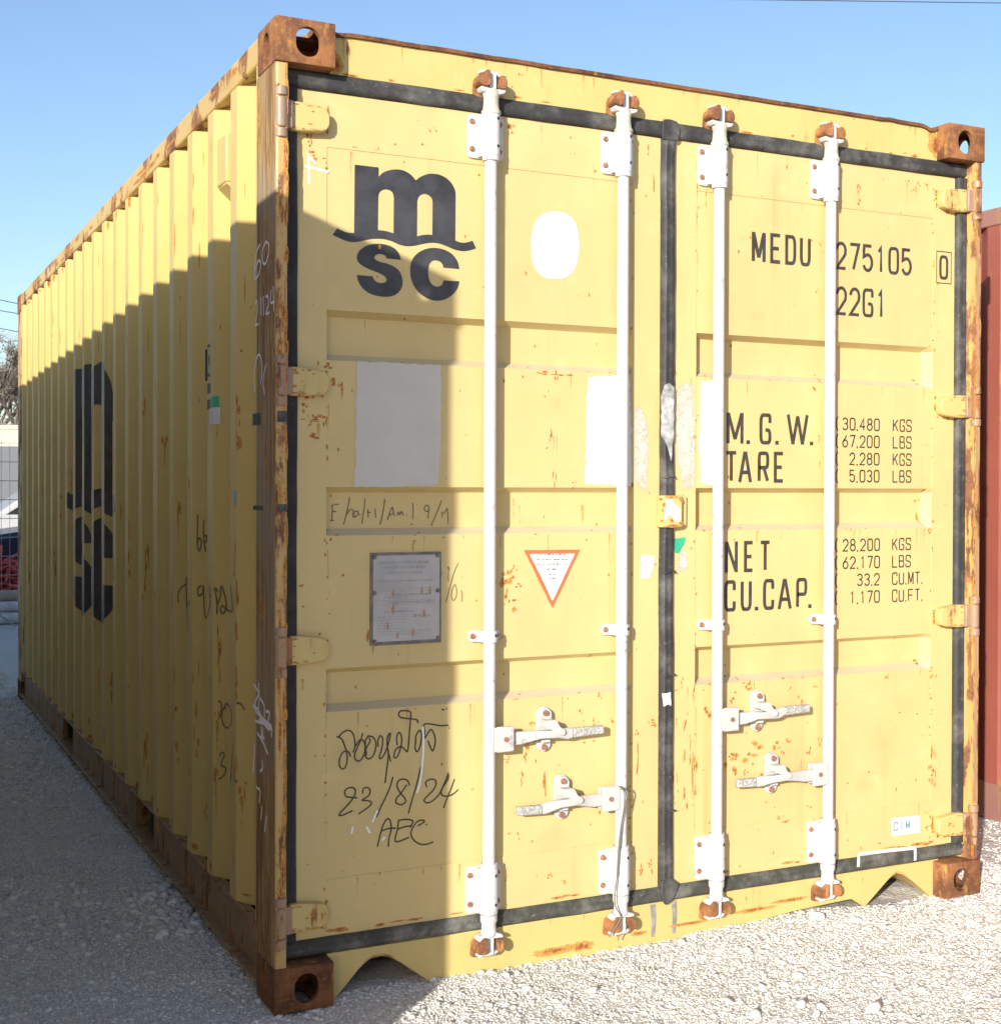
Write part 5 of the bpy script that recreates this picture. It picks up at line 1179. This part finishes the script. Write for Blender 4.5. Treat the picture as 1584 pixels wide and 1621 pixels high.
# vehicles
M_GLASS = plain('dark_glass', (.03, .035, .04), .08, .1); M_TYRE = plain('tyre_rubber', (.025, .025, .026), .8); M_RIM = plain('wheel_rim', (.5, .5, .5), .3, .1, 8, metal=.6); M_TRIM = plain('dark_trim', (.03, .03, .032), .5); M_LAMP = plain('headlight_glass', (.7, .7, .7), .1)
def vehicle(name, label, cat, loc, rz, prof, glass, wd, paint_, wheels, rad, zl):
    v = thing(name, label, cat, loc, rz); b = MB(); b.prism(prof, 1, -wd / 2, wd / 2); b.build('body', paint_, v, bevel=.06, seg=3)
    for g in glass:
        for s in (-1, 1):
            b = MB(); y = s * (wd / 2 + .004); b.prism(g, 1, min(y, y - s * .02), max(y, y - s * .02)); b.build('window', M_GLASS, v)
    for xw in wheels:
        for s in (-1, 1):
            b = MB(); b.tube([(xw, s * (wd / 2 - .18), rad), (xw, s * (wd / 2 + .02), rad)], rad, 24); o = b.build('wheel', M_TYRE, v, bevel=.03)
            b = MB(); b.tube([(xw, s * (wd / 2 + .0205), rad), (xw, s * (wd / 2 + .03), rad)], [rad * .66, rad * .55], 20); b.build('rim', M_RIM, o, smooth=30)
    xf = min(p_[0] for p_ in prof)
    for s in (-1, 1):
        b = MB(); b.box(xf - .02, xf + .06, s * wd * .36 - .17, s * wd * .36 + .17, zl, zl + .16); b.build('headlight', M_LAMP, v, bevel=.03)
    b = MB()
    for k in range(6): b.box(xf - .025, xf + .03, -wd * .24, wd * .24, zl - .02 + k * .035, zl + .002 + k * .035)
    b.build('grille', M_RIM, v)
    b = MB(); b.box(xf - .08, xf + .08, -wd / 2 + .04, wd / 2 - .04, zl - .34, zl - .12); b.build('bumper', M_TRIM, v, bevel=.04)
    return v
sedan = [(-2.2, .30), (-2.25, .55), (-2.2, .78), (-1.2, .92), (-.55, 1.38), (.75, 1.42), (1.5, 1.0), (2.15, .95), (2.2, .6), (2.15, .3)]
sg = [[(-1.0, .95), (-.48, 1.30), (.05, 1.33), (.05, .95)], [(.10, .95), (.10, 1.33), (.68, 1.34), (1.2, .98)]]
p = far(12, 870, 15.2); vehicle('parked_car', 'dark blue car with its low nose behind the red scrap beyond the fence', 'car', (p[0] + 1.75, 15.4, -.06), 0, sedan, sg, 1.72, plain('dark_blue_car_paint', (.012, .016, .04), .15, .1), (-1.4, 1.35), .31, .62)
p = far(12, 815, 20); vehicle('parked_car', 'white car standing between the dark car and the grey van', 'car', (p[0] + .95, 20.6, -.05), 0, sedan, sg, 1.75, plain('white_car_paint', (.42, .42, .41), .3, .04), (-1.4, 1.35), .31, .68)
van = [(-2.5, .35), (-2.55, .9), (-2.4, 1.15), (-1.75, 1.45), (-1.15, 2.15), (2.4, 2.2), (2.5, 2.1), (2.5, .35)]
vg = [[(-1.45, 1.35), (-1.0, 1.95), (-.45, 1.98), (-.45, 1.35)]]
p = far(10, 745, 27); vehicle('parked_van', 'grey panel van standing in front of the cream wall', 'van', (p[0] - .6, 28.4, 0), R(8), van, vg, 1.9, plain('grey_van_paint', (.20, .205, .21), .35, .05), (-1.7, 1.6), .34, .8)
# cream wall
p = far(10, 690, 36)
b = MB(); b.box(-9, 9, -.12, .12, 0, 2.85); b.box(-9.05, 9.05, -.16, .16, 2.85, 2.95); o = b.build('boundary_wall', plain('cream_render', (.62, .55, .40), .9, .06, 2), None); o.location = (p[0], 36, 0); tag(o, 'long cream rendered boundary wall behind the parked van', 'wall')
b = MB(); b.box(-8.9, 8.9, -.14, .14, 2.2, 2.26); x = b.build('wall_band', plain('wall_band_paint', (.33, .26, .16), .9), o)
# bare trees
def tree(loc, hgt, seed, label, leaf):
    t = thing('bare_tree', label, 'tree', loc); rnd = random.Random(seed); b = MB(); tips = []
    def grow(p, d, ln, r, dep):
        q = p + d * ln; mid = p + d * ln * .5 + Vector((rnd.gauss(0, .04), rnd.gauss(0, .04), 0)) * ln
        b.tube([p, mid, q], [r, r * .85, r * .68], 5 if dep else 8, caps=False)
        if dep >= 5: tips.append(q); return
        for k in range(rnd.choice((2, 3, 3))):
            a = rnd.uniform(0, 6.28); sp = rnd.uniform(.25, .75)
            nd = (d + Vector((math.cos(a), math.sin(a), rnd.uniform(-.1, .35))) * sp).normalized(); grow(q, nd, ln * rnd.uniform(.6, .85), r * .62, dep + 1)
        if dep > 1: tips.append(q)
    grow(Vector((0, 0, 0)), Vector((0, 0, 1)), hgt * .26, hgt * .022, 0)
    b.build('trunk', plain('bark', (.13, .105, .085), .9, .25, 20), t, smooth=60)
    b = MB()
    for q in tips:
        for k in range(leaf):
            c_ = q + Vector((rnd.gauss(0, .18), rnd.gauss(0, .18), rnd.gauss(0, .18))); a = Vector((rnd.uniform(-1, 1), rnd.uniform(-1, 1), rnd.uniform(-1, 1))).normalized() * rnd.uniform(.03, .07); n_ = a.cross(Vector((.3, .2, 1))).normalized() * .025
            b.add([c_ - a, c_ + n_, c_ + a, c_ - n_], [(0, 1, 2, 3)])
        for k in range(5):
            dv = Vector((rnd.gauss(0, 1), rnd.gauss(0, 1), rnd.gauss(.4, .8))).normalized() * rnd.uniform(.25, .6); sd = dv.cross(Vector((.2, 1, .1))).normalized() * .008
            b.add([q - sd, q + sd, q + dv], [(0, 1, 2)])
    b.build('crown', plain('twigs_and_dry_leaves', (.19, .165, .125), .9, .4, 3), t, recalc=False)
for (u, y, hh, sd, lab) in ((2, 40, 6.6, 4, 'bare brown tree behind the cream wall nearest the container'), (30, 44, 6.2, 8, 'second bare tree partly hidden behind the far container post'), (-40, 42, 7.0, 5, 'taller bare tree behind the cream wall farther left')):
    p = far(u, 700, y); tree((p[0], y, 0), hh, sd, lab, 4)
# overhead cables, each hung between two poles
M_CAB = plain('cable_black', (.06, .06, .065), .6); M_POLE = plain('weathered_pole', (.16, .13, .10), .9)
def pole(loc, h_, label):
    t = thing('utility_pole', label, 'pole', loc); b = MB(); b.tube([(0, 0, 0), (0, 0, h_)], [.14, .09], 12); b.build('shaft', M_POLE, t, smooth=60)
    b = MB(); b.box(-.8, .8, -.05, .05, h_ - .45, h_ - .35); b.build('crossarm', M_POLE, t)
for k, (v0, v1) in enumerate(((462, 476), (482, 490), (508, 520))):
    a, c_ = far(-60, v0 - 6, 60), far(60, v1 + 6, 60); d = (c_ - a); a = a - d * 4; c_ = c_ + d * 4; P = []
    for i in range(21): s = i / 20; q = a + (c_ - a) * s; q = q - np.array([0, 0, .6 * (1 - (2 * s - 1) ** 2) - .45]); P.append(tuple(q))
    b = MB(); b.tube(P, .018, 6); tag(b.build('power_cable', M_CAB, None, smooth=60), ('topmost', 'middle', 'lowest')[k] + ' of the three thin power cables crossing the sky at the left', 'cable', 'power cables across the left sky')
    if k == 0: pole((P[0][0], 60.1, 0), P[0][2] + .3, 'wooden utility pole holding the cables at their left end'); pole((P[-1][0], 60.1, 0), P[-1][2] + .3, 'wooden utility pole holding the cables at their right end')
a, c_ = at(1200, -1, 1, 24), at(1640, 5, 1, 24); d = c_ - a; a = a - d * .8; c_ = c_ + d * .8
b = MB(); b.tube([tuple(a), tuple((a + c_) / 2), tuple(c_)], .012, 6); tag(b.build('power_cable', M_CAB, None, smooth=60), 'single thin cable crossing the top right corner of the sky', 'cable')
